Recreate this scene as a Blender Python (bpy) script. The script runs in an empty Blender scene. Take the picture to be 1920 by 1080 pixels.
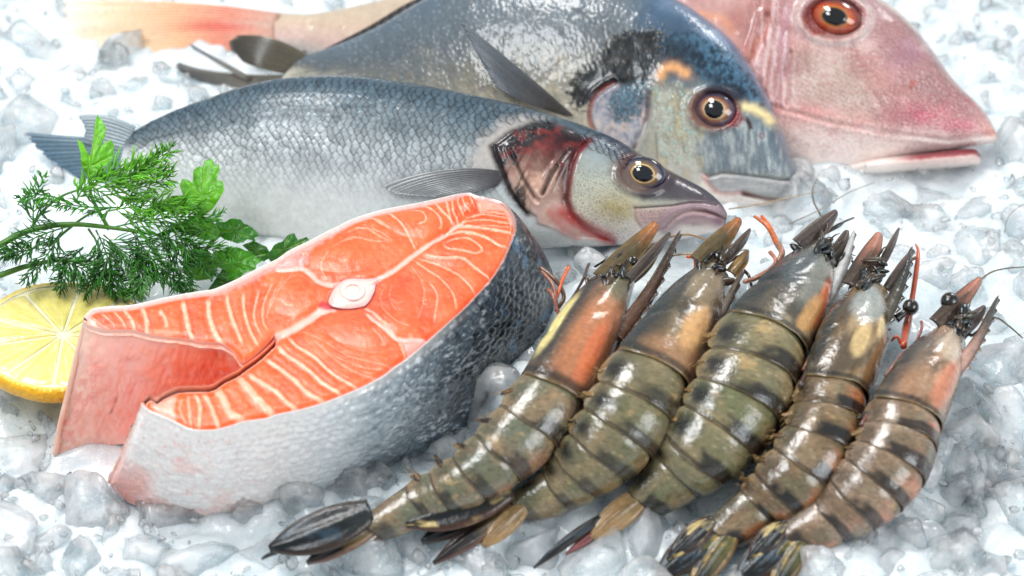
import bpy, math, random
import numpy as np

random.seed(7)
rng = np.random.default_rng(7)
sc = bpy.context.scene
S = 0.01                      # the scene is planned in centimetres, built in metres

# ---------------------------------------------------------------- camera
EL, DIST = math.radians(45), 110.0
CAM = np.array([0, -DIST * math.cos(EL), DIST * math.sin(EL)])
FW = np.array([0, math.cos(EL), -math.sin(EL)])
UP = np.array([0, math.sin(EL), math.cos(EL)])
RT = np.array([1.0, 0, 0])
cd = bpy.data.cameras.new('camera')
cam = bpy.data.objects.new('camera', cd)
sc.collection.objects.link(cam)
cam.location = CAM * S
cam.rotation_euler = (math.pi / 2 - EL, 0, 0)
cd.lens, cd.sensor_width = 100, 36
cd.clip_start, cd.clip_end = 0.05, 50
cd.dof.use_dof = True
cd.dof.focus_distance = 1.068
cd.dof.aperture_fstop = 8
sc.camera = cam

# ---------------------------------------------------------------- light
w = bpy.data.worlds.new('World')
sc.world = w
w.use_nodes = True
bg = w.node_tree.nodes['Background']
bg.inputs[0].default_value = (0.86, 0.94, 1.0, 1)
bg.inputs[1].default_value = 0.50


def area_light(name, loc, target, size, power, col):
    ld = bpy.data.lights.new(name, 'AREA')
    ld.shape = 'RECTANGLE'
    ld.size, ld.size_y = size[0] * S, size[1] * S
    ld.energy = power
    ld.color = col
    o = bpy.data.objects.new(name, ld)
    sc.collection.objects.link(o)
    l, t = np.array(loc, float), np.array(target, float)
    o.location = l * S
    z = (l - t) / np.linalg.norm(l - t)
    x = np.cross([0, 1, 0.01], z)
    x /= np.linalg.norm(x)
    y = np.cross(z, x)
    from mathutils import Matrix
    o.rotation_euler = Matrix(np.array([x, y, z]).T.tolist()).to_euler()
    return o


area_light('softbox_back', (-32, 42, 112), (0, 5, 0), (30, 36), 9.5, (1.0, 0.985, 0.96))
area_light('softbox_top', (-55, -20, 110), (0, 0, 0), (30, 44), 8, (0.95, 0.98, 1.0))
area_light('softbox_low_back', (78, 112, 72), (5, 0, 2), (24, 36), 5, (1.0, 0.99, 0.97))
area_light('fill_side', (95, -60, 55), (0, 0, 0), (60, 60), 7, (0.92, 0.97, 1.0))

sc.view_settings.view_transform = 'Standard'
sc.view_settings.look = 'None'
sc.view_settings.exposure = 0.0
sc.view_settings.gamma = 1
sc.cycles.max_bounces = 14
sc.cycles.transmission_bounces = 10
sc.cycles.transparent_max_bounces = 24
sc.cycles.sample_clamp_indirect = 6


# ---------------------------------------------------------------- maths helpers
def ray(p):
    p = np.asarray(p, float)
    return FW + ((p[..., 0] - 960) / 1920 * .36)[..., None] * RT - ((p[..., 1] - 540) / 1920 * .36)[..., None] * UP


def on_z(p, z):
    """point of height z cm where the sight line of photo position p meets it"""
    d = ray(p)
    return CAM + d * ((np.asarray(z, float) - CAM[2]) / d[..., 2])[..., None]


class Sheet:
    """a real plane in the place: origin, normal towards the viewer"""
    def __init__(self, o, n):
        self.o, self.n = np.asarray(o, float), np.asarray(n, float) / np.linalg.norm(n)

    def at(self, p, h=0.0):
        d = ray(p)
        t = ((self.o - CAM) @ self.n) / (d @ self.n)
        return CAM + d * t[..., None] + np.asarray(h, float)[..., None] * self.n


def lean_sheet(pa, za, pb, zb, lean):
    """sheet through two ground contacts (photo position + height), leaning back by lean degrees from horizontal"""
    a, b = on_z(np.array(pa), za), on_z(np.array(pb), zb)
    e = (b - a) / np.linalg.norm(b - a)
    if e[0] < 0:
        e = -e
    up = np.array([0, 0, 1.0])
    n0 = np.cross(e, np.cross(up, e)); 
    n0 = up - e * (up @ e); n0 /= np.linalg.norm(n0)
    side = np.cross(n0, e)                      # points away (+y)
    n = n0 * math.cos(math.radians(lean)) - side * math.sin(math.radians(lean))
    return Sheet(a, n)


def lin(c):
    c = np.asarray(c, float) / 255.0
    return np.where(c <= .04045, c / 12.92, ((c + .055) / 1.055) ** 2.4)


def sm(a, b, x):
    t = np.clip((x - a) / (b - a), 0, 1)
    return t * t * (3 - 2 * t)


def spline(pts, n, k=None):
    """centripetal-ish Catmull-Rom through pts, n samples evenly by arc length"""
    P = np.asarray(pts, float)
    if len(P) == 2:
        t = np.linspace(0, 1, n)[:, None]
        return P[0] * (1 - t) + P[1] * t
    E = np.vstack([2 * P[0] - P[1], P, 2 * P[-1] - P[-2]])
    out = []
    m = 24
    for i in range(1, len(E) - 2):
        t = np.linspace(0, 1, m, endpoint=False)[:, None]
        p0, p1, p2, p3 = E[i - 1], E[i], E[i + 1], E[i + 2]
        out.append(.5 * (2 * p1 + (p2 - p0) * t + (2 * p0 - 5 * p1 + 4 * p2 - p3) * t ** 2 + (3 * p1 - p0 - 3 * p2 + p3) * t ** 3))
    out.append(P[-1:])
    Q = np.vstack(out)
    if k is not None:
        return Q
    dd = np.r_[0, np.cumsum(np.linalg.norm(np.diff(Q, axis=0), axis=1))]
    tt = np.linspace(0, dd[-1], n)
    return np.stack([np.interp(tt, dd, Q[:, j]) for j in range(P.shape[1])], 1)


def spline_t(pts, t):
    """Catmull-Rom through pts at parameters t in 0..1 (uniform per control point)"""
    P = np.asarray(pts, float)
    E = np.vstack([2 * P[0] - P[1], P, 2 * P[-1] - P[-2]])
    u = np.clip(np.asarray(t), 0, 1) * (len(P) - 1)
    i = np.minimum(u.astype(int), len(P) - 2)
    f = (u - i)[:, None]
    p0, p1, p2, p3 = E[i], E[i + 1], E[i + 2], E[i + 3]
    return .5 * (2 * p1 + (p2 - p0) * f + (2 * p0 - 5 * p1 + 4 * p2 - p3) * f ** 2 + (3 * p1 - p0 - 3 * p2 + p3) * f ** 3)


def dist_line(P, line):
    """distance of points P (N,2) to a polyline, and the position 0..1 along it"""
    L = np.asarray(line, float)
    best = np.full(len(P), 1e9)
    pos = np.zeros(len(P))
    n = len(L) - 1
    for i in range(n):
        a, b = L[i], L[i + 1]
        ab = b - a
        t = np.clip(((P - a) @ ab) / max(ab @ ab, 1e-9), 0, 1)
        d = np.hypot(P[:, 0] - a[0] - t * ab[0], P[:, 1] - a[1] - t * ab[1])
        m = d < best
        best[m] = d[m]
        pos[m] = (i + t[m]) / n
    return best, pos


def near_line(P, line, reach):
    """dist_line evaluated only inside the line's box; far points get 1e3"""
    L = np.asarray(line, float)
    lo, hi = L.min(0) - reach, L.max(0) + reach
    m = (P[:, 0] > lo[0]) & (P[:, 0] < hi[0]) & (P[:, 1] > lo[1]) & (P[:, 1] < hi[1])
    d, t = np.full(len(P), 1e3), np.zeros(len(P))
    if m.any():
        d[m], t[m] = dist_line(P[m], L)
    return d, t


def inside(P, poly):
    Q = np.asarray(poly, float)
    r = np.zeros(len(P), bool)
    j = len(Q) - 1
    for i in range(len(Q)):
        xi, yi, xj, yj = *Q[i], *Q[j]
        if yi != yj:
            c = ((yi > P[:, 1]) != (yj > P[:, 1])) & (P[:, 0] < (xj - xi) * (P[:, 1] - yi) / (yj - yi) + xi)
            r ^= c
        j = i
    return r


def sdf(P, poly):
    """signed distance, positive inside"""
    Q = np.asarray(poly, float)
    d, _ = dist_line(P, np.vstack([Q, Q[:1]]))
    return np.where(inside(P, Q), d, -d)


def hash2(i, j, s):
    h = (i.astype(np.int64) * 374761393 + j.astype(np.int64) * 668265263 + s * 1442695041) & 0xffffffff
    h = ((h ^ (h >> 13)) * 1274126177) & 0xffffffff
    return ((h ^ (h >> 16)) & 0xffff) / 65535.0


def vnoise(x, y, s=0):
    i, j = np.floor(x), np.floor(y)
    fx, fy = x - i, y - j
    fx, fy = fx * fx * (3 - 2 * fx), fy * fy * (3 - 2 * fy)
    i, j = i.astype(np.int64), j.astype(np.int64)
    a, b, c, d = hash2(i, j, s), hash2(i + 1, j, s), hash2(i, j + 1, s), hash2(i + 1, j + 1, s)
    return (a * (1 - fx) + b * fx) * (1 - fy) + (c * (1 - fx) + d * fx) * fy


def fbm(x, y, s=0, o=4):
    r, a, t = 0, .5, 0
    for k in range(o):
        r = r + a * vnoise(x * 2 ** k + 17.3 * k, y * 2 ** k - 9.1 * k, s + k)
        t += a
        a *= .5
    return r / t


def cells(x, y, s=0):
    """worley: distance to nearest and to second nearest feature, id of nearest"""
    i, j = np.floor(x).astype(np.int64), np.floor(y).astype(np.int64)
    d1, d2, cid = np.full(x.shape, 9.), np.full(x.shape, 9.), np.zeros(x.shape)
    for a in (-1, 0, 1):
        for b in (-1, 0, 1):
            px, py = i + a + hash2(i + a, j + b, s), j + b + hash2(i + a, j + b, s + 5)
            d = np.hypot(x - px, y - py)
            m = d < d1
            d2 = np.where(m, d1, np.minimum(d2, d))
            cid = np.where(m, hash2(i + a, j + b, s + 9), cid)
            d1 = np.where(m, d, d1)
    return d1, d2, cid


def mixc(c, col, m):
    """blend linear colours c (N,3) towards srgb col by mask m"""
    return c + (lin(col) - c) * np.clip(m, 0, 1)[:, None]


def ramp(x, stops):
    xs = [s[0] for s in stops]
    cs = np.array([lin(s[1]) for s in stops])
    return np.stack([np.interp(x, xs, cs[:, k]) for k in range(3)], -1)


# ---------------------------------------------------------------- object helpers
ORG = {}


def thing(name, label, cat, loc, group=None):
    o = bpy.data.objects.new(name, None)
    sc.collection.objects.link(o)
    o.empty_display_size = .01
    o.location = np.asarray(loc, float) * S
    ORG[o] = np.asarray(loc, float)
    o['label'], o['category'] = label, cat
    if group:
        o['group'] = group
    return o


def mesh(name, V, F, mat, col=None, smooth=True, extra=None):
    me = bpy.data.meshes.new(name)
    V = np.ascontiguousarray(V, dtype=np.float32)
    if isinstance(F, np.ndarray):
        k = F.shape[1]
        me.vertices.add(len(V))
        me.vertices.foreach_set('co', V.ravel())
        me.loops.add(F.size)
        me.loops.foreach_set('vertex_index', np.ascontiguousarray(F, dtype=np.int32).ravel())
        me.polygons.add(len(F))
        me.polygons.foreach_set('loop_start', np.arange(0, F.size, k, dtype=np.int32))
        me.update(calc_edges=True)
    else:
        me.from_pydata(V.tolist(), [], [list(map(int, f)) for f in F])
    me.polygons.foreach_set('use_smooth', np.full(len(me.polygons), smooth))
    if col is not None:
        a = me.color_attributes.new('Col', 'FLOAT_COLOR', 'POINT')
        c = np.ones((len(V), 4), np.float32)
        c[:, :3] = np.clip(col, 0, 1)
        a.data.foreach_set('color', c.ravel())
    for nm, arr in (extra or {}).items():
        a = me.attributes.new(nm, 'FLOAT', 'POINT')
        a.data.foreach_set('value', np.ascontiguousarray(arr, dtype=np.float32))
    me.materials.append(mat)
    me.update()
    return me


def part(name, V, F, mat, root, col=None, smooth=True, extra=None):
    V = np.asarray(V, float)
    o = bpy.data.objects.new(name, mesh(name, (V - ORG[root]) * S, F, mat, col, smooth, extra))
    sc.collection.objects.link(o)
    o.parent = root
    ORG[o] = ORG[root]
    return o


def solo(name, V, F, mat, label=None, cat=None, group=None, kind=None, col=None, smooth=True, org=None, extra=None):
    V = np.asarray(V, float)
    if org is None:
        org = np.array([V[:, 0].mean(), V[:, 1].mean(), V[:, 2].min()])
    o = bpy.data.objects.new(name, mesh(name, (V - org) * S, F, mat, col, smooth, extra))
    sc.collection.objects.link(o)
    o.location = org * S
    ORG[o] = org
    for k, v in (('label', label), ('category', cat), ('group', group), ('kind', kind)):
        if v:
            o[k] = v
    return o


def gridf(nu, nv, wrap=False):
    i, j = np.meshgrid(np.arange(nu - 1), np.arange(nv if wrap else nv - 1), indexing='ij')
    j2 = (j + 1) % nv
    return np.stack([i * nv + j, i * nv + j2, (i + 1) * nv + j2, (i + 1) * nv + j], -1).reshape(-1, 4)


class Bag:
    """collects grids into one mesh"""
    def __init__(self):
        self.V, self.F, self.C, self.n = [], [], [], 0

    def add(self, V, F, C):
        V = np.asarray(V, float).reshape(-1, 3)
        self.V.append(V)
        self.F.append(np.asarray(F) + self.n)
        C = np.asarray(C, float)
        self.C.append(np.broadcast_to(C, (len(V), 3)))
        self.n += len(V)

    def out(self):
        return np.vstack(self.V), np.vstack(self.F), np.vstack(self.C)


def frames(P):
    T = np.gradient(P, axis=0)
    T /= np.linalg.norm(T, axis=1)[:, None] + 1e-9
    ref = np.array([0, 0, 1.0]) if abs(T[:, 2]).mean() < .8 else np.array([0, 1.0, 0])
    A = np.cross(T, ref)
    A /= np.linalg.norm(A, axis=1)[:, None] + 1e-9
    return T, A, np.cross(A, T)


def tube(P, r, k=8, n=None, flat=1.0, cap=True):
    """tube along control points P (cm); r radius or list"""
    P = spline(P, n) if n else np.asarray(P, float)
    r = np.atleast_1d(np.asarray(r, float))
    r = np.interp(np.linspace(0, 1, len(P)), np.linspace(0, 1, len(r)), r) if len(r) > 1 else np.full(len(P), r[0])
    T, A, B = frames(P)
    a = np.linspace(0, 2 * np.pi, k, endpoint=False)
    V = P[:, None] + r[:, None, None] * (np.cos(a)[None, :, None] * A[:, None] + flat * np.sin(a)[None, :, None] * B[:, None])
    if cap:
        V = np.concatenate([np.repeat(P[:1, None], k, 1), V, np.repeat(P[-1:, None], k, 1)], 0)
    return V.reshape(-1, 3), gridf(V.shape[0], k, True)


def ball(c, r, nu=14, nv=20, axes=None):
    """ellipsoid; r scalar or 3, axes rows"""
    r = np.broadcast_to(np.asarray(r, float), 3)
    A = np.eye(3) if axes is None else np.asarray(axes, float)
    u, v = np.meshgrid(np.linspace(0, np.pi, nu), np.linspace(0, 2 * np.pi, nv, endpoint=False), indexing='ij')
    L = np.stack([np.sin(u) * np.cos(v) * r[0], np.sin(u) * np.sin(v) * r[1], np.cos(u) * r[2]], -1).reshape(-1, 3)
    return np.asarray(c) + L @ A, gridf(nu, nv, True)


# ---------------------------------------------------------------- materials
def mat(name, col=None, rough=.35, coat=0., coatr=.06, sss=0., rad=(.3, .15, .1), trans=0., ior=1.4, spec=.5,
        bump=(), var=None, rvar=None, metal=0., alpha=1., aniso=None, sheen=0.):
    """bump: list of (kind, scale per cm, depth cm[, stretch xyz]); var: (scale, amount) brightness mottling;
    rvar: (scale, lo, hi) roughness patches; col None reads the painted attribute Col"""
    m = bpy.data.materials.new(name)
    m.use_nodes = True
    nt = m.node_tree
    N, L = nt.nodes, nt.links
    b = N['Principled BSDF']
    tc = N.new('ShaderNodeTexCoord')
    mp = N.new('ShaderNodeMapping')
    mp.inputs['Scale'].default_value = (100, 100, 100)
    L.new(tc.outputs['Object'], mp.inputs[0])
    b.inputs['Roughness'].default_value = rough
    b.inputs['Coat Weight'].default_value = coat
    b.inputs['Coat Roughness'].default_value = coatr
    b.inputs['Subsurface Weight'].default_value = sss
    b.inputs['Subsurface Radius'].default_value = rad
    b.inputs['Subsurface Scale'].default_value = .01
    b.inputs['Transmission Weight'].default_value = trans
    b.inputs['IOR'].default_value = ior
    b.inputs['Specular IOR Level'].default_value = spec
    b.inputs['Metallic'].default_value = metal
    b.inputs['Alpha'].default_value = alpha
    if col is None:
        at = N.new('ShaderNodeAttribute')
        at.attribute_name = 'Col'
        src = at.outputs['Color']
    else:
        rgb = N.new('ShaderNodeRGB')
        rgb.outputs[0].default_value = (*lin(col), 1)
        src = rgb.outputs[0]
    if var:
        t = N.new('ShaderNodeTexNoise')
        t.inputs['Scale'].default_value = var[0]
        t.inputs['Detail'].default_value = 5
        L.new(mp.outputs[0], t.inputs['Vector'])
        mr = N.new('ShaderNodeMapRange')
        mr.inputs[1].default_value, mr.inputs[2].default_value = .3, .7
        mr.inputs[3].default_value, mr.inputs[4].default_value = 1 - var[1], 1 + var[1]
        L.new(t.outputs['Fac'], mr.inputs[0])
        vm = N.new('ShaderNodeVectorMath')
        vm.operation = 'SCALE'
        L.new(src, vm.inputs[0])
        L.new(mr.outputs[0], vm.inputs['Scale'])
        src = vm.outputs[0]
    L.new(src, b.inputs['Base Color'])
    if rvar:
        t = N.new('ShaderNodeTexNoise')
        t.inputs['Scale'].default_value = rvar[0]
        t.inputs['Detail'].default_value = 4
        L.new(mp.outputs[0], t.inputs['Vector'])
        mr = N.new('ShaderNodeMapRange')
        mr.inputs[1].default_value, mr.inputs[2].default_value = .35, .65
        mr.inputs[3].default_value, mr.inputs[4].default_value = rvar[1], rvar[2]
        L.new(t.outputs['Fac'], mr.inputs[0])
        L.new(mr.outputs[0], b.inputs['Roughness'])
    prev = None
    for bp in bump:
        v = mp.outputs[0]
        if len(bp) > 3:
            m2 = N.new('ShaderNodeMapping')
            m2.inputs['Scale'].default_value = bp[3]
            L.new(v, m2.inputs[0])
            v = m2.outputs[0]
        if bp[0] == 'noise':
            t = N.new('ShaderNodeTexNoise')
            t.inputs['Detail'].default_value = 4
            out = t.outputs['Fac']
        else:
            t = N.new('ShaderNodeTexVoronoi')
            t.feature = 'F1' if bp[0] == 'cell' else 'SMOOTH_F1'
            out = t.outputs['Distance']
        t.inputs['Scale'].default_value = bp[1]
        L.new(v, t.inputs['Vector'])
        bn = N.new('ShaderNodeBump')
        bn.inputs['Strength'].default_value = 1
        bn.inputs['Distance'].default_value = bp[2] * S
        L.new(out, bn.inputs['Height'])
        if prev is not None:
            L.new(prev, bn.inputs['Normal'])
        prev = bn.outputs[0]
    if prev is not None:
        L.new(prev, b.inputs['Normal'])
        if coat:
            L.new(prev, b.inputs['Coat Normal'])
    return m


# ---------------------------------------------------------------- fish builder
class Body:
    """a lofted fish body. rows: list of (top photo position, bottom photo position); thick: half thickness along the body"""
    def __init__(self, sheet, rows, thick, ns, nt, relief=None, power=.85, back=.7):
        self.sheet = sheet
        T = np.array([r[0] for r in rows], float)
        B = np.array([r[1] for r in rows], float)
        M = spline((T + B) / 2, 0, 1)
        # even parameter along the middle line
        k = len(rows)
        uu = np.linspace(0, 1, 24 * (k - 1) + 1)
        dd = np.r_[0, np.cumsum(np.linalg.norm(np.diff(M, axis=0), axis=1))]
        t = np.interp(np.linspace(0, dd[-1], ns), dd, uu)
        self.t = t
        Tt, Bt = spline_t(T, t), spline_t(B, t)
        a = np.linspace(0, np.pi, nt)
        w = (1 - np.cos(a)) / 2
        self.w = w
        th = np.interp(t, np.linspace(0, 1, len(thick)), thick)
        self.th = th
        G = Tt[:, None] * (1 - w)[None, :, None] + Bt[:, None] * w[None, :, None]
        H = th[:, None] * np.sin(a)[None] ** power
        self.G = G
        if relief is not None:
            H = H + relief(G.reshape(-1, 2), np.repeat(t, nt), np.tile(w, ns)).reshape(ns, nt) * np.clip(np.sin(a) * 4, 0, 1)[None]
        self.H = H
        self.P = sheet.at(G, H)
        self.ns, self.nt = ns, nt
        nb = max(8, nt // 5)
        ab = np.linspace(np.pi, 2 * np.pi, nb + 2)[1:-1]
        wb = (1 - np.cos(ab)) / 2
        self.wb = wb
        Gb = Tt[:, None] * (1 - wb)[None, :, None] + Bt[:, None] * wb[None, :, None]
        Pb = sheet.at(Gb, -th[:, None] * back * np.abs(np.sin(ab))[None] ** power)
        self.Gb = Gb
        self.V = np.concatenate([self.P, Pb], 1)
        self.W = np.concatenate([np.tile(w, (ns, 1)), np.tile(wb, (ns, 1))], 1)
        self.GG = np.concatenate([G, Gb], 1)
        self.nring = nt + nb
        gu = np.gradient(self.P, axis=0)
        gv = np.gradient(self.P, axis=1)
        N = np.cross(gv, gu)
        N /= np.linalg.norm(N, axis=2)[..., None] + 1e-12
        if (N @ sheet.n).mean() < 0:
            N = -N
        self.N = N

    def paint(self, f):
        g = self.GG.reshape(-1, 2)
        return f(g, np.repeat(self.t, self.nring), self.W.ravel())

    def make(self, name, mt, root, f):
        V = self.V.reshape(-1, 3)
        col = self.paint(f)
        F = gridf(self.ns, self.nring, True)
        n = len(V)
        caps = []
        for r in (0, self.ns - 1):
            V = np.vstack([V, V[r * self.nring:(r + 1) * self.nring].mean(0)])
            col = np.vstack([col, col[r * self.nring:(r + 1) * self.nring].mean(0)])
            i = np.arange(self.nring) + r * self.nring
            j = np.roll(i, -1)
            caps.append(np.stack([i, j, np.full_like(i, len(V) - 1), np.full_like(i, len(V) - 1)], 1))
        tri = np.vstack(caps)[:, :3]
        F = np.vstack([F, np.c_[tri, tri[:, 2]]]) if False else F
        o = part(name, V[:n], F, mt, root, col[:n])
        return o

    def surf(self, i, j):
        """point, normal, photo position at fractional grid position"""
        i = np.clip(i, 0, self.ns - 1.001)
        j = np.clip(j, 0, self.nt - 1.001)
        i0, j0 = i.astype(int), j.astype(int)
        fi, fj = (i - i0)[..., None], (j - j0)[..., None]
        def b(A):
            return (A[i0, j0] * (1 - fi) + A[i0 + 1, j0] * fi) * (1 - fj) + (A[i0, j0 + 1] * (1 - fi) + A[i0 + 1, j0 + 1] * fi) * fj
        return b(self.P), b(self.N), b(self.G)

    def height(self, p):
        """surface height above the sheet at photo position p (nearest grid point)"""
        d = np.abs(self.G - np.asarray(p)).sum(2)
        k = np.unravel_index(d.argmin(), d.shape)
        return self.H[k]


def fin(name, sheet, base, tip, mt, root, h0=0., h1=0., rays=14, cols=None, ridge=.03, nu=None, nv=24, thick=.05, bow=0., ragged=0., seed=0, mid=None):
    """fin sheet between two edge lines (photo positions): ribbed, with real thickness"""
    nu = nu or rays * 6
    b, t = spline(base, nu), spline(tip, nu)
    u = np.linspace(0, 1, nu)
    v = np.linspace(0, 1, nv)
    rr = np.random.default_rng(seed)
    if ragged:
        jag = np.interp(u, np.linspace(0, 1, rays + 1), rr.uniform(-ragged, ragged * .3, rays + 1)) + ragged * .5 * np.abs(np.sin(u * rays * np.pi))
        t = b + (t - b) * (1 - np.abs(jag))[:, None]
    if mid is None:
        G = b[:, None] * (1 - v)[None, :, None] + t[:, None] * v[None, :, None]
    else:
        q = spline(mid, nu)
        q = 2 * q - .5 * (b + t)
        G = b[:, None] * ((1 - v) ** 2)[None, :, None] + q[:, None] * (2 * v * (1 - v))[None, :, None] + t[:, None] * (v ** 2)[None, :, None]
    ph = np.abs(np.sin(u * rays * np.pi))
    H = (h0 + (h1 - h0) * v)[None] + bow * np.sin(v * np.pi)[None] + ridge * (ph[:, None] ** .7) * (1 - .5 * v)[None]
    edge = np.minimum(np.minimum(u, 1 - u)[:, None] * 8, 1)
    P1 = sheet.at(G, H + thick * .5 * edge)
    P2 = sheet.at(G, H - thick * .5 * edge - .005)
    V = np.concatenate([P1.reshape(-1, 3), P2.reshape(-1, 3)])
    F1 = gridf(nu, nv)
    n = nu * nv
    F = [F1, F1[:, ::-1] + n]
    idx = np.arange(n).reshape(nu, nv)
    for e in (idx[0], idx[-1], idx[:, 0], idx[:, -1]):
        F.append(np.stack([e[:-1], e[1:], e[1:] + n, e[:-1] + n], 1))
    c = cols(np.repeat(u, nv), np.tile(v, nu), np.repeat(ph, nv))
    return part(name, V, np.vstack(F), mt, root, np.vstack([c, c]))


def dome_eye(sheet, body, c, rx, ry, rot, mt, mp, root, rings, pup, pupc, bulge=.45, sink=.05, pup_off=(0, 0)):
    """eye: painted dome (part) and pupil (sub-part)"""
    h = body.height(c) - sink
    nr, na = 26, 56
    r = np.linspace(0, 1, nr)
    a = np.linspace(0, 2 * np.pi, na, endpoint=False)
    ca, sa = math.cos(rot), math.sin(rot)
    x, y = r[:, None] * np.cos(a) * rx, r[:, None] * np.sin(a) * ry
    G = np.stack([c[0] + x * ca - y * sa, c[1] + x * sa + y * ca], -1)
    H = h + bulge * (1 - r[:, None] ** 2) ** .7 * np.ones(na) - .12 * sm(.9, 1, r)[:, None]
    # iris rings measured from the pupil's own middle
    X, Y = x / rx - pup_off[0] / rx, y / ry - pup_off[1] / ry
    an_ = np.broadcast_to(a, X.shape)
    q = (np.hypot(X, Y) * (1 + .10 * (fbm(np.cos(an_) * 2 + 5, np.sin(an_) * 2 + r[:, None] * 3, 9) - .5))).ravel()
    col = ramp(q, rings)
    n1 = fbm(np.tile(a, nr) * 6, q * 7, 3)
    col = col * (.7 + .6 * n1)[:, None]
    cl = fbm(X.ravel() * 3 + 2, Y.ravel() * 3, 15)
    col = mixc(col, (128, 122, 128), .22 * sm(.45, .7, cl) * sm(1, .6, q))
    col = mixc(col, (22, 20, 26), .55 * sm(-.35, -.9, Y.ravel()))  # shade of the lid, painted into the top of the iris
    V = sheet.at(G, H).reshape(-1, 3)
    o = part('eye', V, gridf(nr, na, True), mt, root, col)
    r2 = np.linspace(0, 1, 10)
    x, y = r2[:, None] * np.cos(a) * pup[0], r2[:, None] * np.sin(a) * pup[1]
    x, y = x + pup_off[0], y + pup_off[1]
    G = np.stack([c[0] + x * ca - y * sa, c[1] + x * sa + y * ca], -1)
    rr = np.clip(np.hypot(x / rx, y / ry), 0, 1)
    H = h + bulge * (1 - rr ** 2) ** .7 + .02 * (1 - r2[:, None] ** 4) - .004
    part('pupil', sheet.at(G, H).reshape(-1, 3), gridf(10, na, True), mp, o, np.broadcast_to(lin(pupc), (10 * na, 3)))
    return o
# ================================================================ crushed ice
def ice_material(name, kind):
    m = bpy.data.materials.new(name)
    m.use_nodes = True
    nt = m.node_tree
    N, L = nt.nodes, nt.links
    b = N['Principled BSDF']
    tc = N.new('ShaderNodeTexCoord')
    mp = N.new('ShaderNodeMapping')
    mp.inputs['Scale'].default_value = (100, 100, 100)
    L.new(tc.outputs['Object'], mp.inputs[0])
    def noise(s, d=4):
        t = N.new('ShaderNodeTexNoise')
        t.inputs['Scale'].default_value = s
        t.inputs['Detail'].default_value = d
        L.new(mp.outputs[0], t.inputs['Vector'])
        return t.outputs['Fac']
    def rng_(src, a, b_, c, d):
        r = N.new('ShaderNodeMapRange')
        r.inputs[1].default_value, r.inputs[2].default_value, r.inputs[3].default_value, r.inputs[4].default_value = a, b_, c, d
        L.new(src, r.inputs[0])
        return r.outputs[0]
    if kind == 'bed':
        b.inputs['Base Color'].default_value = (.74, .81, .84, 1)
        b.inputs['Subsurface Weight'].default_value = .7
        b.inputs['Subsurface Radius'].default_value = (.9, 1.1, 1.2)
        b.inputs['Subsurface Scale'].default_value = .014
        b.inputs['Coat Weight'].default_value = .5
        b.inputs['Coat Roughness'].default_value = .08
        L.new(rng_(noise(1.5), .35, .65, .15, .5), b.inputs['Roughness'])
        bumps = ((1.6, .12), (5, .05), (16, .02))
    else:
        b.inputs['Base Color'].default_value = (.95, .985, 1.0, 1)
        L.new(rng_(noise(1.7), .35, .65, .08, .4), b.inputs['Roughness'])
        b.inputs['Subsurface Weight'].default_value = .8
        b.inputs['Subsurface Radius'].default_value = (1.8, 2.2, 2.4)
        b.inputs['Subsurface Scale'].default_value = .01
        bumps = ((.8, .12), (2.6, .07), (7, .03), (20, .006))
    prev = None
    for s, d in bumps:
        bn = N.new('ShaderNodeBump')
        bn.inputs['Distance'].default_value = d * S
        bn.inputs['Strength'].default_value = 1
        L.new(noise(s, 3), bn.inputs['Height'])
        if prev:
            L.new(prev, bn.inputs['Normal'])
        prev = bn.outputs[0]
    L.new(prev, b.inputs['Normal'])
    if kind != 'bed':
        # half clear, half cloudy, with a wet gloss
        tr, rf, gl, fr = N.new('ShaderNodeBsdfTransparent'), N.new('ShaderNodeBsdfRefraction'), N.new('ShaderNodeBsdfGlossy'), N.new('ShaderNodeFresnel')
        tr.inputs[0].default_value = (.985, .995, 1, 1)
        rf.inputs['Color'].default_value = (.985, .997, 1, 1)
        rf.inputs['Roughness'].default_value = .06
        rf.inputs['IOR'].default_value = 1.2
        gl.inputs['Roughness'].default_value = .05
        fr.inputs['IOR'].default_value = 1.36
        for n_ in (rf, gl, fr):
            L.new(prev, n_.inputs['Normal'])
        def mix(f, a_, b_):
            x = N.new('ShaderNodeMixShader')
            if isinstance(f, float):
                x.inputs[0].default_value = f
            else:
                L.new(f, x.inputs[0])
            L.new(a_, x.inputs[1])
            L.new(b_, x.inputs[2])
            return x.outputs[0]
        clear = mix(.16, tr.outputs[0], rf.outputs[0])
        body = mix(rng_(noise(.9, 9), .40, .66, .08, .62), clear, b.outputs[0])
        L.new(mix(fr.outputs[0], body, gl.outputs[0]), N['Material Output'].inputs['Surface'])
    return m


bed_mat, chunk_mat = ice_material('packed_ice', 'bed'), ice_material('clear_ice', 'chunk')
frost_mat = ice_material('frosty_ice', 'frost')
CTRL = np.array([(60, 960, -.5), (300, 1020, -.5), (700, 1060, -.6), (1000, 1060, -.7), (1300, 950, -.8), (1800, 950, -.5), (1850, 600, 0), (1300, 475, -.1), (1060, 490, -.3), (850, 850, -.9), (1340, 452, .15), (1480, 398, -.9), (1560, 420, -.7),
                 (1750, 345, -1.7), (1900, 380, -1.1), (1880, 150, -2.2), (60, 420, -.2), (110, 330, .1), (120, 180, -.5), (330, 170, -.9), (180, 90, -1.7), (600, 70, -1.9), (1000, -100, -3), (1700, -60, -3), (200, -60, -2.2), (30, 640, -.4), (200, 640, -.6), (600, 700, -1), (1100, 700, -.8), (1600, 700, -.5)], float)
CP = on_z(CTRL[:, :2], CTRL[:, 2])
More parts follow.
